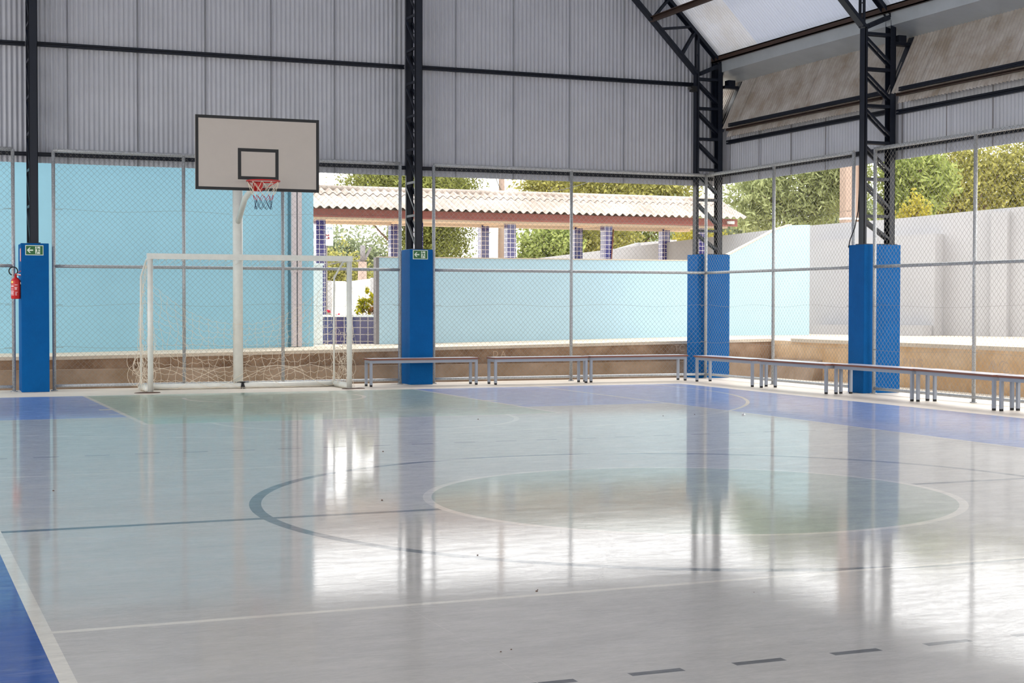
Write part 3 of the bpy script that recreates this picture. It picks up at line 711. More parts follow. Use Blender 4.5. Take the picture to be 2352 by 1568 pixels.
for x, y, lb in ((3.62, 23.10, 'flattened brown scrap under the left goal post'), (6.78, 23.10, 'flattened brown scrap under the right goal post')):
    b = MB(); rg = random.Random(int(x*10)); ring = [(x+(.15+.05*rg.random())*math.cos(a)*1.1, y+(.06+.05*rg.random())*math.sin(a)) for a in [i*.45 for i in range(14)]]
    n_ = len(ring); b.add([(p, q, .001) for p, q in ring]+[(p*.9+x*.1, q*.9+y*.1, .006+.008*rg.random()) for p, q in ring], [list(range(n_, 2*n_))]+[[i, (i+1) % n_, n_+(i+1) % n_, n_+i] for i in range(n_)])
    tag(b.build('cardboard_scrap', 'scrap'), lb, 'cardboard')

# ------------------------------------------------------------------ basketball stand
e = thing('basketball_hoop', 'basketball hoop with black-edged white backboard on a white pole behind the goal', 'basketball hoop', (5.165, 23.99, 0)); BO = (-5.165, -23.99, 0)
def bp_(b, name, mt, label=None, par=None):
    o = b.build(name, mt, par or e, label); o.location = BO if par is None else (0,0,0); return o
b = MB(); b.tube([(5.165, 23.99, 0), (5.165, 23.99, 3.55)], .078, 24); bp_(b, 'pole', 'white')
b = MB(); b.tube([(5.165, 23.99, 2.60), (5.13, 23.3, 2.95), (4.99, 21.81, 3.10)], .045, 14); bp_(b, 'lower_arm', 'white')
b = MB(); b.tube([(5.165, 23.99, 3.5), (4.99, 21.81, 3.75)], .045, 14); bp_(b, 'upper_arm', 'white')
bx0, bx1, bz0, bz1, by = 4.083, 5.881, 2.955, 4.010, 21.75
b = MB(); b.box(bx0, bx1, by, by+.03, bz0, bz1); bd = bp_(b, 'backboard', 'board')
b = MB(); w_ = .043
def ring_(b, x0, x1, z0, z1, w_, y0, y1):
    b.box(x0, x1, y0, y1, z0, z0+w_); b.box(x0, x1, y0, y1, z1-w_, z1); b.box(x0, x0+w_, y0, y1, z0+w_, z1-w_); b.box(x1-w_, x1, y0, y1, z0+w_, z1-w_)
ring_(b, bx0-.001, bx1+.001, bz0-.001, bz1+.001, w_, by-.003, by+.0)
bp_(b, 'black_border', 'black', par=bd)
b = MB(); ring_(b, 4.688, 5.280, 3.113, 3.560, .047, by-.003, by); bp_(b, 'target_rectangle', 'black', par=bd)
hx, hy, hz = 4.981, 21.43, 3.072
b = MB(); b.tube([(hx+.232*math.cos(a), hy+.232*math.sin(a), hz) for a in [i*2*math.pi/40 for i in range(41)]], .0105, 8, cap=False)
b.bar((hx-.02, hy+.2, hz-.004), (hx-.02, by, hz-.004), .03, .012)
b.box(hx-.045, hx+.045, by-.10, by-.004, hz-.11, hz-.01)
b.box(hx-.075, hx+.06, by-.012, by-.003, hz-.125, hz+.01)
for s_ in (-1, 1): b.bar((hx+s_*.05, by-.02, hz-.11), (hx+s_*.2, hy+.08, hz-.01), .01, .01)
bp_(b, 'rim', 'red')
b = MB(); lv = [(hz-.012, .222), (hz-.12, .185), (hz-.20, .145), (hz-.27, .120), (hz-.34, .115), (hz-.40, .12)]
rg = random.Random(2)
for l in range(5):
    z0, r0 = lv[l]; z1, r1 = lv[l+1]; b.cm = 0 if l < 2 else (1 if l == 2 else 2)
    for k in range(10):
        for s_ in (-.5, .5):
            a0 = 2*math.pi*(k+.5*(l % 2))/10; a1 = 2*math.pi*(k+.5*(l % 2)+s_)/10
            j1 = rg.uniform(-.008, .008)
            b.tube([(hx+r0*math.cos(a0), hy+r0*math.sin(a0), z0), (hx+(r0+r1)/2*math.cos((a0+a1)/2)+j1, hy+(r0+r1)/2*math.sin((a0+a1)/2), (z0+z1)/2-.006), (hx+r1*math.cos(a1), hy+r1*math.sin(a1), z1)], .003 if l else .0035, 5, cap=False)
bp_(b, 'hoop_net', ['net', 'netred', 'netblue'], 'frayed net, cream at the rim, red and navy below')
b = MB(); b.box(4.7, 5.3, by+.03, by+.06, 3.0, 3.9); b.box(4.96, 5.02, by+.03, by+.09, 3.0, 3.85); bp_(b, 'mounting_frame', 'white')

# ------------------------------------------------------------------ benches
def make_bench(L=1.82, D=.26, W=.35):
    e = thing('bench', '', 'bench', (0,0,0), group=None)
    b = MB(); b.box(-L/2-.024, L/2+.024, -W/2, W/2, .43, .452); st = b.build('seat', 'laminate', e)
    b = MB(); t = .006
    b.box(-L/2-.03, L/2+.03, -W/2-t, -W/2, .424, .4505); b.box(-L/2-.03, L/2+.03, W/2, W/2+t, .424, .4505)
    b.box(-L/2-.03, -L/2-.024, -W/2, W/2, .424, .4505); b.box(L/2+.024, L/2+.03, -W/2, W/2, .424, .4505); b.build('edge_strip', 'woodedge', st)
    b = MB()
    for s_ in (-1, 1):
        b.box(-L/2-.02, L/2+.02, s_*D/2-.018, s_*D/2+.018, .375, .43); b.box(s_*L/2-.018, s_*L/2+.018, -D/2+.018, D/2-.018, .376, .43)
    b.build('frame', 'benchframe', e)
    for sx2 in (-1, 1):
        for sy in (-1, 1):
            b = MB(); x, y = sx2*L/2, sy*D/2; b.box(x-.02, x+.02, y-.02, y+.02, .028, .375); lg = b.build('leg', 'benchframe', e)
            b = MB(); b.box(x-.018, x+.018, y-.018, y+.018, 0, .028); b.build('foot_cap', 'rubber', lg)
    return e
b0 = make_bench(); b1 = make_bench(1.65, .30, .36)
def putbench(src, first, cx, cy, rz, label):
    if first: src.location = (cx, cy, 0); src.rotation_euler = (0,0,rz); src['label'] = label; return src
    return dup(src, (cx, cy, 0), rz, label)
putbench(b0, True, 8.13, 23.69, .012, 'grey and brown bench in front of the exit-sign pillar, beside the goal')
putbench(b1, True, 10.155, 23.58, 0, 'shortest bench, second from the goal along the back fence')
putbench(b0, False, 12.04, 23.68, 0, 'bench at the right end of the back fence row, before the corner')
def side(x0, y0, x1, y1, label):
    a = math.atan2(y1-y0, x1-x0); mx_, my_ = (x0+x1)/2, (y0+y1)/2; n_ = Vector((-math.sin(a), math.cos(a), 0))
    if n_.x < 0: n_ = -n_
    putbench(b0, False, mx_+n_.x*.13, my_+n_.y*.13, a, label)
side(12.97, 23.16, 12.97, 21.35, 'bench just round the far corner, first along the right fence')
side(12.97, 21.05, 12.97, 19.27, 'second bench along the right fence, left of the blue pillar')
side(13.10, 19.19, 13.10, 17.36, 'third bench on the right side, passing in front of the blue pillar')
side(13.13, 17.27, 12.92, 15.47, 'slightly turned bench at the right, just past the blue pillar')
side(12.93, 15.33, 12.93, 13.53, 'nearest bench, cut off by the right edge of the view')

# ------------------------------------------------------------------ signs and extinguisher
def exit_sign(label, cx, cz, y=23.93):
    e = thing('exit_sign', label, 'sign', (cx, y, cz))
    b = MB(); b.box(-.13, .13, -.006, 0, -.075, .075); pl = b.build('sign_plate', 'signcream', e)
    b = MB(); b.box(-.12, .12, -.0075, -.006, -.065, .065); b.build('green_field', 'signgreen', e)
    b = MB(); y0, y1 = -.0095, -.0075
    b.prism([(-.108,0),(-.072,.040),(-.052,.040),(-.078,.010),(-.018,.010),(-.018,-.010),(-.078,-.010),(-.052,-.040),(-.072,-.040)], 'xz', y0, y1); b.build('arrow_symbol', 'signcream', e)
    b = MB(); b.box(.012, .082, y0, y1, -.055, .055); b.build('doorway_symbol', 'signcream', e)
    b = MB(); y0, y1 = -.0115, -.0095
    b.prism([(.036+.009*math.cos(i*.7), .045+.009*math.sin(i*.7)) for i in range(9)], 'xz', y0, y1)
    for poly in ([(.030,.030),(.058,.026),(.062,.016),(.050,-.006),(.040,-.006),(.042,.010),(.030,.020)],
                 [(.030,.030),(.014,.018),(.016,.012),(.034,.024)], [(.056,.028),(.076,.022),(.080,.004),(.075,.004),(.070,.016),(.054,.019)],
                 [(.040,-.002),(.050,-.004),(.052,-.016),(.038,-.034),(.030,-.054),(.023,-.054),(.030,-.030),(.041,-.014)],
                 [(.044,-.002),(.054,-.004),(.070,-.022),(.092,-.016),(.090,-.008),(.104,-.028),(.098,-.032),(.088,-.024),(.066,-.030)]):
        b.prism(poly, 'xz', y0, y1)
    b.build('running_figure', 'signgreen', e)
    return e
exit_sign('green exit sign with left arrow above the fire extinguisher, leftmost pillar', 2.080, 2.130)
exit_sign('green exit sign with left arrow on the pillar behind the benches', 8.188, 2.147)
e = thing('extinguisher_sign', 'small cream sign with pink edges high on the leftmost pillar side', 'sign', (1.889, 24.0, 2.06))
b = MB(); b.box(-.004, 0, -.065, .065, -.10, .10); b.build('sign_plate', 'red', e)
b = MB(); b.box(-.006, -.004, -.055, .055, -.09, .09); b.build('printed_field', 'pinkcream', e)
e = thing('fire_extinguisher', 'red fire extinguisher hung on the side of the leftmost blue pillar', 'fire extinguisher', (1.815, 24.0, 1.40))
b = MB(); b.lathe([(.0,0),(.062,0),(.069,.008),(.069,.27),(.064,.285),(.035,.315),(.018,.325),(.018,.36),(0,.36)], (0,0,0), 28); b.build('cylinder', 'red', e)
b = MB(); b.bar((0,0,.365),(.10,-.02,.345),.02,.012); b.bar((0,0,.375),(.085,-.02,.425),.02,.01); b.box(-.014,.014,-.014,.014,.34,.38); b.build('handle', 'red', e)
b = MB(); b.tube([(-.035+.062*math.cos(a), -.02-.01*math.sin(a/2), .415+.062*math.sin(a)) for a in [R(-35+i*15) for i in range(20)]], .009, 10); b.build('hose', 'rubber', e)
def arc_label(b, a0, a1, z0, z1, r=.0697, n=8):
    vs = []; 
    for i in range(n+1):
        a = R(a0+(a1-a0)*i/n); vs += [(r*math.cos(a), r*math.sin(a), z0), (r*math.cos(a), r*math.sin(a), z1)]
    b.add(vs, [(2*i, 2*i+2, 2*i+3, 2*i+1) for i in range(n)])
b = MB(); arc_label(b, -160, -125, .235, .268); b.build('yellow_label', 'yellowlab', e)
b = MB(); rg = random.Random(4)
for z in (.205, .185, .150, .128, .108, .095, .078, .058): 
    h = rg.choice([.006, .010, .013]); arc_label(b, -168, -118+rg.uniform(-6, 3), z-h/2, z+h/2)
for z in (.21, .17, .155, .14, .10, .08, .06): arc_label(b, -108+rg.uniform(0, 8), -76+rg.uniform(-8, 4), z-.004, z+.004)
b.build('printed_text', 'whitelab', e)
b = MB(); b.box(.05, .074, -.02, .02, .22, .25); b.box(.02, .074, -.012, .012, .36, .372); b.build('wall_bracket', 'chrome', e)

# floor litter
def litter(name, label, cat, x, y, s, mt, group=None, seed=0):
    rg = random.Random(seed); b = MB(); n_ = 7; ring = [(x+s*rg.uniform(.6, 1)*math.cos(i*2*math.pi/n_), y+s*rg.uniform(.5, 1)*math.sin(i*2*math.pi/n_)) for i in range(n_)]
    b.add([(p, q, .0005) for p, q in ring]+[(x+(p-x)*.6, y+(q-y)*.6, s*rg.uniform(.35, .8)) for p, q in ring]+[(x, y, s*.5)],
          [[i, (i+1) % n_, n_+(i+1) % n_, n_+i] for i in range(n_)]+[[n_+i, n_+(i+1) % n_, 2*n_] for i in range(n_)])
    tag(b.build(name, mt), label, cat, group)
litter('crumpled_foil', 'small crumpled silvery wrapper on the court near the right benches', 'litter', 9.592, 15.98, .03, 'foil', seed=1)
DL = ['reddish dry leaf speck inside the big dark circle, left of the pale circle', 'dark speck on the floor in front of the goal, beyond the big dark circle',
 'dark speck on the grey floor near the free-throw arc end', 'larger of two touching leaf crumbs just beyond the nearest white line', 'smaller of two touching leaf crumbs just beyond the nearest white line',
 'brown crumb near the bottom edge, right one of a close pair', 'brown crumb near the bottom edge, left one of a close pair', 'tiny leaf crumb in the bright reflection between dark circle and white line',
 'dark speck left of the silvery wrapper, nearer one', 'dark speck left of the silvery wrapper, farther one', 'tiny dark speck on the grey floor right of the nearest white line', 'dark speck on the grey floor at the far left, this side of the white line']
for i, (x, y, s) in enumerate(((3.103, 9.87, .016), (4.143, 13.14, .016), (6.325, 16.43, .018), (2.782, 6.47, .011), (2.80, 6.50, .007), (2.221, 5.41, .008), (2.169, 5.39, .007), (2.893, 7.52, .01), (9.04, 16.2, .016), (8.58, 16.14, .016), (3.703, 6.07, .006), (1.097, 11.24, .015))):
    litter('dry_leaf', DL[i], 'leaf', x, y, s*.65, 'speck', 'dry leaf specks on the court', seed=i+3)

# ------------------------------------------------------------------ beyond the fence: walls
b = MB(); b.box(-14, 6.72, 27.0, 27.25, .45, 5.2); wc = b.build('building_wall', 'cyan')
b = MB(); b.box(6.92, 7.19, 26.98, 27.25, .53, 5.2); b.box(6.72, 6.92, 27.1, 27.25, .53, 5.2); b.build('corner_pier', 'cyan', wc)
b = MB()
b.box(-14.2, 7.3, 26.7, 27.4, 5.2, 5.35); b.build('roof_slab', 'beige', wc)
tag(wc, 'tall pale cyan building wall behind the goal and left fence', 'building')
for i, (x, lb) in enumerate(((6.80, 'left one of the paired off-white downpipes on the cyan wall'), (6.905, 'right one of the paired off-white downpipes on the cyan wall'))):
    b = MB(); b.box(x-.038, x+.038, 26.83+.02*i, 26.93+.02*i, .565, 5.1); b.box(x-.045, x+.045, 26.82+.02*i, 26.94+.02*i, 1.9, 1.94); tag(b.build('downpipe', 'pvc'), lb, 'pipe')
lw_pts = [(8.50,.57),(17.9,.69),(17.9,3.0),(17.4,2.98),(17.05,2.87),(16.75,2.72),(15.8,2.27),(15.4,2.215),(8.50,2.20)]
b = MB(); b.prism(lw_pts, 'xz', 27.2, 27.35); lw = tag(b.build('low_wall', 'cyanlow'), 'low pale cyan wall behind the benches, its right end ramping up', 'wall')
b = MB(); b.box(8.44, 8.50, 27.2, 27.36, .57, 2.20); b.build('end_strip', 'greydark', lw)
b = MB()
for (p, q) in zip([(17.45,2.995),(17.05,2.875),(16.75,2.725),(15.8,2.275),(15.4,2.22)], [(17.05,2.875),(16.75,2.725),(15.8,2.275),(15.4,2.22),(8.5,2.205)]):
    b.bar((p[0], 27.275, p[1]), (q[0], 27.275, q[1]), .17, .02)
b.build('coping', 'ledge', lw)
# grey boundary wall on the right
pts = [(15.0, 38.4, 2.4), (17.98, 30.93, 2.93), (18.91, 28.78, 3.08), (19.74, 26.87, 3.145), (20.49, 25.14, 3.24), (20.92, 24.15, 3.285), (22.9, 19.6, 3.45), (27.6, 8.7, 3.7)]
b = MB(); d_ = Vector((2.6, -6.0, 0)).normalized(); nn = Vector((-d_.y, d_.x, 0))*.15
for (a, c) in zip(pts[:-1], pts[1:]):
    A0 = Vector((a[0], a[1], 0)); C0 = Vector((c[0], c[1], 0))
    vs = [A0+Vector((0,0,.6)), C0+Vector((0,0,.6)), C0+Vector((0,0,c[2])), A0+Vector((0,0,a[2]))]
    b.add(vs+[v+nn for v in vs], [(0,3,2,1),(4,5,6,7),(3,7,6,2)])
gw = tag(b.build('boundary_wall', 'greywall'), 'tall pale grey boundary wall behind the right fence', 'wall')
# pilaster and lower panels of that wall
def along(t, off): 
    p = Vector((18.6, 29.5, 0))+d_*t-Vector((-d_.y, d_.x, 0))*off; return p
def wallbox(b, t0, t1, o0, o1, z0, z1a, z1b):
    A = [along(t0, o0), along(t1, o0), along(t1, o1), along(t0, o1)]
    zt = [z1a, z1b, z1b, z1a]
    b.add([Vector((p.x, p.y, z0)) for p in A]+[Vector((p.x, p.y, z)) for p, z in zip(A, zt)], [(3,2,1,0),(4,5,6,7),(0,1,5,4),(1,2,6,5),(2,3,7,6),(3,0,4,7)])
b = MB(); wallbox(b, 1.0, 4.05, 0, .35, .6, 2.72, 2.79); gb = b.build('thicker_panel', 'greywall', gw)
b = MB(); wallbox(b, 5.15, 5.5, 0, .12, .6, 3.2, 3.2); b.build('pilaster', 'greywall', gw)
b = MB(); wallbox(b, 1.35, 4.0, .36, .75, .6, .905, .915); tag(b.build('masonry_bench', 'greywall'), 'low pale grey masonry block at the foot of the boundary wall', 'bench')
b = MB(); b.prism([(15.5,.6),(19.43,.6),(19.43,3.05),(17.65,2.57),(15.5,2.1)], 'xz', 38, 38.2); b.prism([(19.43,.6),(20.56,.6),(20.56,3.15),(19.43,3.05)], 'xz', 37.9, 38.1)
tag(b.build('distant_wall', 'greywall'), 'grey wall with a stepped slope seen under the walkway roof', 'wall')
# ------------------------------------------------------------------ covered walkway
wk = thing('covered_walkway', 'covered walkway with wavy fibre cement roof and reddish fascia beyond the low wall', 'walkway', (13, 31.8, .6)); WO = (-13, -31.8, -.6)
def wp(b, name, mt, label=None): o = b.build(name, mt, wk, label); o.location = WO; return o
X0, X1 = 7.2, 18.34
def wave_sheet(name, ye, ze, yr2, zr, extra=0.):
    n_ = int((X1-X0)/.177*10); V = []; F = []
    for i in range(n_+1):
        x = X0+(X1-X0)*i/n_; d = .027*math.cos((x-X0)/.177*2*math.pi)
        V += [(x, ye, ze+d), (x, yr2, zr+d), (x, ye, ze+d-.009), (x, yr2, zr+d-.009)]
    for i in range(n_):
        a = 4*i; c = 4*i+4; F += [(a, c, c+1, a+1), (a+2, a+3, c+3, c+2), (a, a+2, c+2, c), (a+1, c+1, c+3, a+3)]
    o = fastmesh(name, V, F, 'fibre', wk); o.location = WO
    for p in o.data.polygons: p.use_smooth = False
    return o
wave_sheet('roof_sheet', 30.46, 3.325, 31.56, 3.71); wave_sheet('roof_sheet', 31.40, 3.675, 31.82, 3.82); wave_sheet('roof_sheet', 33.14, 3.325, 31.78, 3.81)
b = MB(); b.tube([(X0, 31.8, 3.80), (X1, 31.8, 3.80)], .075, 12); wp(b, 'ridge_cap', 'fibre')
b = MB(); b.box(X0, X1-.12, 30.68, 30.72, 3.145, 3.30); b.box(X0, X1-.12, 30.66, 30.72, 3.13, 3.165); wp(b, 'front_fascia', 'fascia')
b = MB(); b.box(X0, X1-.12, 32.88, 32.92, 3.14, 3.3); wp(b, 'rear_fascia', 'fascia')
b = MB(); b.box(X0, X1-.3, 30.80, 31.0, 3.09, 3.16); b.box(X0, X1-.35, 32.5, 32.8, 3.09, 3.16); b.box(X0, X1-.2, 30.74, 32.86, 3.15, 3.19)
for x in (8.4, 10.5, 12.7, 15.04, 17.35): b.box(x-.07, x+.07, 30.9, 32.6, 3.105, 3.155)
wp(b, 'beams', 'beige')
for x in (8.42, 10.57, 12.72, 15.07, 17.45):
    b = MB(); b.box(x-.10, x+.10, 30.995, 31.2, .58, 3.13); wp(b, 'tiled_column', 'tile')
for x in (10.53, 12.68, 15.03, 17.34):
    b = MB(); b.box(x-.10, x+.10, 32.495, 32.7, .58, 3.13); wp(b, 'tiled_column', 'tile')
b = MB(); b.box(17.95, 18.1, 30.6, 30.68, 3.18, 3.25); b.tube([(17.9, 30.60, 3.22), (18.06, 30.56, 3.21)], .025, 8)
o = wp(b, 'fascia_camera', 'whitewall')  # small security camera on the walkway fascia, gives no light
e = thing('leaning_pole', 'thin orange-brown pole leaning on a tiled walkway column', 'pole', (15.1, 30.9, .62)); 
b = MB(); b.tube([(-.12, 0, 0), (.09, .08, 2.4)], .014, 8); b.build('shaft', 'woodedge', e)
# white pier, planter, plants
b = MB(); b.box(7.33, 7.56, 27.7, 27.9, .56, 2.05); b.box(7.31, 7.58, 27.68, 27.92, 2.05, 2.09); tag(b.build('gate_pier', 'whitewall'), 'white pier in the gap right of the tall cyan building', 'pier')
pl = thing('tiled_planter', 'curved planter clad in dark violet tiles with a white cap', 'planter', (8.4, 28.5, .58)); PO = (-8.4, -28.5, -.58)
b = MB(); n_ = 14; inner = []; outer = []
for i in range(n_+1):
    t = i/n_; x = 7.62+1.35*t; y = 28.35-.75*math.sin(t*math.pi*.55)**1.0; outer.append((x, y)); inner.append((x+.05, y+.14))
vs = []; 
for (p, q) in zip(outer, inner): vs += [(p[0], p[1], .56), (p[0], p[1], 1.085), (q[0], q[1], .56), (q[0], q[1], 1.085)]
fs = []
for i in range(n_): a = 4*i; c = a+4; fs += [(a, c, c+1, a+1), (a+2, a+3, c+3, c+2), (a+1, c+1, c+3, a+3)]
b.add(vs, fs); o = b.build('tiled_wall', 'tileb', pl); o.location = PO
b = MB(); vs = []; fs = []
for (p, q) in zip(outer, inner): vs += [(p[0]-.02, p[1]-.02, 1.085), (p[0]-.02, p[1]-.02, 1.125), (q[0]+.02, q[1]+.02, 1.085), (q[0]+.02, q[1]+.02, 1.125)]
for i in range(n_): a = 4*i; c = a+4; fs += [(a, c, c+1, a+1), (a+2, a+3, c+3, c+2), (a+1, c+1, c+3, a+3), (a, a+2, c+2, c)]
b.add(vs, fs); o = b.build('cap', 'whitewall', pl); o.location = PO
b = MB(); b.box(7.65, 9.6, 28.4, 29.3, .56, 1.0); o = b.build('soil', 'scrap', pl); o.location = PO

# ------------------------------------------------------------------ foliage
def leaves(parent, name, blobs, n, size, mt, seed, aspect=.5, shell=.55, droop=0.):
    rs = np.random.RandomState(seed); V = []; tot = sum(q[3]*q[4]*q[5] for q in blobs)**1.0
    P = []
    for (cx, cy, cz, rx, ry, rz) in blobs:
        k = max(20, int(n*rx*ry*rz/tot))
        # cluster centres on the lumpy shell
        nc = max(6, k//28); d = rs.normal(size=(nc, 3)); d /= np.linalg.norm(d, axis=1)[:, None]; rad = rs.uniform(shell, 1.05, nc)[:, None]
        C = d*rad; idx = rs.randint(0, nc, k); q = C[idx]+rs.normal(0, .13, (k, 3))
        P.append(q*np.array([rx, ry, rz])+np.array([cx, cy, cz]))
    P = np.concatenate(P); k = len(P)
    a = rs.normal(size=(k, 3)); a[:, 2] -= droop; a /= np.linalg.norm(a, axis=1)[:, None]
    c = np.cross(a, rs.normal(size=(k, 3))); c /= np.linalg.norm(c, axis=1)[:, None]
    s = size*rs.uniform(.6, 1.3, k)[:, None]
    V = np.stack([P-a*s, P+c*s*aspect, P+a*s, P-c*s*aspect], 1).reshape(-1, 3)
    F = np.arange(4*k).reshape(-1, 4)
    return fastmesh(name, V, F, mt, parent)
def tree(name, label, cat, base, blobs, n, size, mt, seed, aspect=.5, group=None, trunk=.12, droop=0., shell=.5, branches=7):
    e = thing(name, label, cat, base, group=group); off = (-base[0], -base[1], -base[2])
    if cat == 'tree': n = int(n*1.9); size *= .70
    o = leaves(e, 'foliage', blobs, n, size, mt, seed, aspect, shell, droop); o.location = off
    rg = random.Random(seed); b = MB(); cx, cy, cz = blobs[0][:3]
    b.tube([base, ((base[0]+cx)/2+rg.uniform(-.2, .2), (base[1]+cy)/2, (base[2]+cz)/2), (cx, cy, cz), (cx+.2, cy, cz+blobs[0][5]*.6)], [trunk, trunk*.8, trunk*.55, trunk*.2], 8)
    for i in range(branches):
        q = blobs[i % len(blobs)]; t = rg.uniform(.3, .9); p0 = Vector(base).lerp(Vector((cx, cy, cz)), t)
        d = Vector((rg.uniform(-1, 1), rg.uniform(-1, 1), rg.uniform(-.2, 1))).normalized(); p2 = Vector(q[:3])+Vector((d.x*q[3], d.y*q[4], d.z*q[5]))*.8
        b.tube([p0, p0.lerp(p2, .5)+Vector((0, 0, rg.uniform(-.1, .25))), p2], [trunk*.4, trunk*.25, trunk*.08], 6)
    o = b.build('trunk', 'bark', e); o.location = off
    return e
LM = dict(
 conifer=leafmat('conifer_needles', srgb(.36, .37, .20), srgb(.58, .60, .34), .3),
 sage=leafmat('sage_leaves', srgb(.49, .52, .33), srgb(.74, .77, .57), .45),
 olive=leafmat('olive_leaves', srgb(.46, .46, .26), srgb(.72, .70, .42), .45),
 mid=leafmat('mid_green_leaves', srgb(.44, .49, .27), srgb(.70, .73, .45), .4),
 yellow=leafmat('yellow_green_leaves', srgb(.58, .56, .24), srgb(.78, .73, .36), .4),
 haze=leafmat('hazy_green_leaves', srgb(.46, .50, .40), srgb(.62, .65, .50), .35),
 croton=leafmat('croton_leaves', srgb(.50, .53, .10), srgb(.84, .76, .20), .3),
 russet=leafmat('russet_leaves', srgb(.52, .34, .23), srgb(.72, .50, .32), .3),
)
G = 'trees beyond the walls'
tree('conifer_tree', 'dense dark green and brown conifer directly behind the walkway roof', 'tree', (15.2, 45, .5), [(15.1,45,4.85,2.15,1.5,.95),(15.75,45,3.75,1.35,1.1,1.5),(13.5,44.8,4.3,.65,.6,.65),(16.3,45,5.0,.9,.8,.7),(14.4,45,5.3,1.3,.8,.5)], 30000, .095, LM['conifer'], 11, .3, droop=.5, shell=.2)
tree('broadleaf_tree', 'open lacy tree with pale branches above the middle of the walkway roof', 'tree', (24.5, 50, .5), [(23.3,50,5.7,2.6,1.5,.8),(25.8,50,5.4,2.2,1.5,1.1),(21.5,50,5.6,.9,.8,.5)], 9000, .11, LM['olive'], 12, .5, branches=14, shell=.3)
tree('broadleaf_tree', 'round mid green tree under the walkway roof beside the utility pole', 'tree', (18.5, 42, .5), [(18.35,42,2.9,1.0,.9,1.0),(18.9,42,3.2,.6,.6,.7),(17.7,42,2.6,.5,.5,.6)], 6000, .09, LM['mid'], 13, .5, shell=.3)
tree('broadleaf_tree', 'loose olive tree under the roof between two tiled columns', 'tree', (21, 46, .5), [(20.7,46,3.2,1.0,.8,1.2),(22.2,46,3.6,1.2,.8,.9)], 4500, .10, LM['olive'], 14, .5)
tree('yellow_shrub', 'bright yellow-green tree left of the far corner pillar', 'tree', (24.6, 43.5, .5), [(24.3,43.5,3.0,.9,.8,1.1),(25.2,43.5,2.7,.8,.7,.9)], 5000, .09, LM['yellow'], 15, .5, shell=.25)
tree('broadleaf_tree', 'dark green tree behind the right end of the walkway', 'tree', (25.5, 52, .5), [(24.6,52,4.2,2.0,1.2,1.3),(27.4,52,4.6,1.8,1.2,1.7)], 6000, .12, LM['mid'], 16, .5)
tree('feathery_tree', 'feathery pale green tree between the far corner frame and the concrete post', 'tree', (24.5, 38, .5), [(24.7,38,5.0,1.7,1.1,1.2),(23.2,38,4.4,.9,.8,.9),(25.9,38,5.2,1.1,.9,1.1),(24.2,38,3.9,1.6,.8,.6)], 10000, .15, LM['sage'], 17, .28, droop=.3, branches=14)
tree('feathery_tree', 'bright green feathery tree just right of the right-hand lattice frame', 'tree', (28.0, 37, .5), [(28.1,37,5.1,1.2,.9,.9),(27.7,37,4.4,.9,.8,.8)], 4200, .16, LM['mid'], 18, .3, droop=.3)
tree('broadleaf_tree', 'large yellow-green tree filling the top right beyond the boundary wall', 'tree', (31.5, 39, .5), [(31.0,39,5.2,1.9,1.2,1.6),(33.4,39,5.4,1.7,1.2,1.5),(30.0,39,4.3,1.2,.9,.9),(34,39,4.2,1.6,1,1)], 13000, .10, LM['olive'], 19, .5, shell=.3, branches=12)
tree('yellow_shrub', 'yellow climbing shrub above the boundary wall beside the right lattice frame', 'tree', (26.6, 35.2, .7), [(26.6,35.2,3.7,.45,.4,.7),(27.4,35.2,3.4,.7,.4,.35)], 2200, .07, LM['yellow'], 20, .5)
tree('broadleaf_tree', 'dull green background tree mass behind the feathery trees', 'tree', (29, 47, .5), [(27.2,47,4.0,2.6,1.4,1.1),(32.5,47,4.4,2.8,1.4,1.6),(37.5,47,4.6,3,1.4,1.8)], 12000, .12, LM['haze'], 21, .5, shell=.2)
tree('broadleaf_tree', 'hazy hillside trees seen through the gap left of the low wall', 'tree', (18.5, 60, .5), [(18.0,60,2.9,2.6,1.5,1.6),(21.0,60,3.1,1.8,1.4,1.5),(16.6,60,3.3,1.0,1,1.2)], 9000, .12, LM['haze'], 22, .5, shell=.1)
tree('yellow_shrub', 'olive-yellow bush seen through the gap beside the tiled column', 'tree', (15.2, 53, .5), [(15.0,53,2.3,1.0,.8,1.2),(16.0,53,1.9,.7,.7,.9)], 4000, .09, LM['olive'], 23, .5, shell=.2)
tree('croton_shrub', 'yellow-green croton shrub growing in the tiled planter', 'shrub', (8.66, 28.75, 1.0), [(8.62,28.75,1.30,.20,.14,.20),(8.72,28.75,1.46,.12,.10,.18),(8.86,28.75,1.35,.12,.10,.24)], 700, .045, LM['croton'], 24, .3, trunk=.012, shell=.1)
tree('russet_shrub', 'russet-leaved sprigs beside the croton in the planter', 'shrub', (8.9, 28.7, 1.0), [(8.86,28.68,1.27,.14,.10,.17)], 220, .03, LM['russet'], 25, .4, trunk=.008, shell=.1)
e = thing('pink_flowers', 'small pink flowers at the left end of the tiled planter', 'flowers', (7.92, 28.5, 1.0))
o = leaves(e, 'petals', [(7.88,28.5,1.19,.05,.04,.03),(8.08,28.5,1.13,.04,.03,.02)], 120, .016, 'petal', 26, .8, .1); o.location = (-7.92,-28.5,-1.0)
o = leaves(e, 'foliage', [(7.90,28.5,1.12,.07,.04,.06),(8.02,28.5,1.08,.08,.04,.03)], 120, .018, LM['mid'], 27, .5, .1); o.location = (-7.92,-28.5,-1.0)
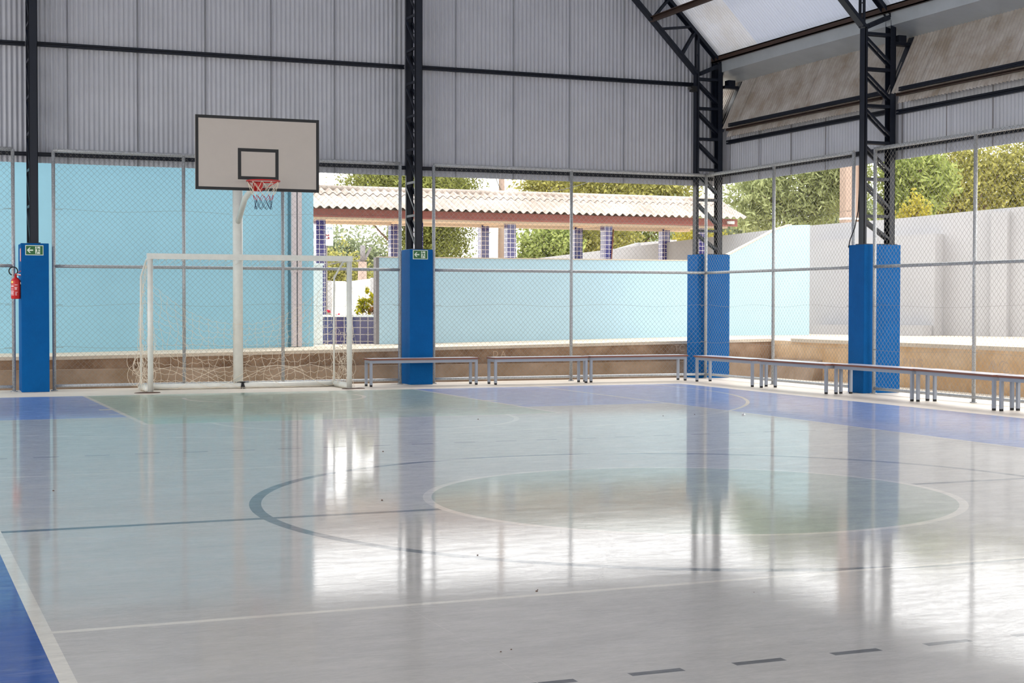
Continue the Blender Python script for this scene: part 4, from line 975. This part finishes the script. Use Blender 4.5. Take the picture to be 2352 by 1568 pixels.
# ------------------------------------------------------------------ poles, cables, sign, far wall
e = thing('utility_pole', 'pale concrete utility pole seen through the gap above the white wall', 'pole', (12.17, 40.6, .6))
b = MB(); b.tube([(0,0,0), (.04,0,1.9)], [.15, .115], 14); b.build('shaft', 'poleconc', e)
b = MB(); b.tube([(.04,0,1.9), (.05,0,2.35)], .07, 10); b.bar((-.12,0,1.92), (.16,0,1.98), .05, .05); b.bar((.13,0,2.0), (.28,0,2.3), .05, .06); b.build('fittings', 'greydark', e)
e = thing('utility_pole', 'tall slim concrete pole rising behind the walkway roof', 'pole', (18.12, 45, .5))
b = MB(); b.tube([(0,0,0), (0,0,9)], [.15, .045], 14); b.build('shaft', 'poleconc', e)
e = thing('concrete_post', 'broad pinkish concrete post behind the wall left of the right lattice frame', 'post', (25.2, 36.2, .6))
b = MB(); b.box(-.30, .0, -.15, .15, 0, 9); b.box(.22, .36, -.1, .15, 0, 9); b.box(0, .22, -.02, .08, 0, 9); b.build('shaft', 'poleconc', e)
b = MB(); b.box(-.31, .37, -.16, .16, 3.12, 3.17); b.build('band', 'whitewall', e)
def cable(lb, p, q, sag, r=.012):
    b = MB(); p = Vector(p); q = Vector(q); pts = [p.lerp(q, i/12)-Vector((0, 0, sag*4*(i/12)*(1-i/12))) for i in range(13)]; b.tube(pts, r, 5); tag(b.build('overhead_cable', 'cable'), lb, 'cable')
cable('dark overhead cable dropping to the slim pole above the walkway', (16.5, 42, 5.75), (18.1, 45, 4.95), .1)
cable('thin overhead cable running right from the slim pole above the walkway', (18.2, 45, 4.6), (27, 50, 7.2), .3, .01)
cable('pale overhead cable sloping to the utility pole in the gap', (12.2, 40.6, 2.7), (9.4, 39, 2.1), .08, .01)
cable('overhead cable below the conifer, left of the utility pole', (12.2, 40.6, 2.55), (8.9, 41, 2.6), .15, .01)
b = MB(); b.prism([(9.5,.55),(11.55,.55),(11.55,1.95),(9.5,1.95)], 'xz', 40, 40.2); b.prism([(11.55,.55),(12.9,.55),(12.9,2.10),(11.55,1.93)], 'xz', 39.98, 40.2)
ww = tag(b.build('white_boundary_wall', 'whitewall'), 'bright white boundary wall behind the planter', 'wall')
b = MB(); b.box(10.95, 11.12, 39.85, 40.0, .55, 1.96); b.build('grey_post', 'greywall', ww)
b = MB(); b.box(12.25, 12.45, 39.85, 40.0, .55, 2.05); b.build('grey_post', 'greywall', ww)
sg = thing('school_sign', 'pale signboard with a red-brown emblem behind the first tiled column', 'sign', (9.7, 36, 2.99))
b = MB(); b.box(-.55, .385, 0, .03, -.245, .265); b.build('board', 'signwhite', sg)
b = MB(); b.box(-.3, -.25, .03, .08, -2.4, .2); b.box(.2, .25, .03, .08, -2.4, .2); b.build('support', 'greydark', sg)
textmesh('sign_lettering', 'ED O     CHA', .105, 'signink', sg, Matrix.Translation((.06, -.004, .175)) @ XZ, .001)
textmesh('sign_lettering', 'Y', .09, 'signink', sg, Matrix.Translation((.255, -.004, .08)) @ XZ, .001)
b = MB(); b.prism([(-.13+.075*(1+.15*math.sin(i*3))*math.cos(i*.52), -.0+.09*math.sin(i*.52)) for i in range(12)], 'xz', -.004, 0); b.build('emblem', 'maroon', sg)
b = MB(); rg = random.Random(6)
for i in range(14):
    cx, cz = .21+rg.uniform(-.05, .09), -.03+rg.uniform(-.09, .08); b.prism([(cx+.022*math.cos(a), cz+.013*math.sin(a)) for a in (0, 1.2, 2.4, 3.6, 4.8)], 'xz', -.004-.0003*i, -.0003*i)
b.build('emblem', 'rust', sg)
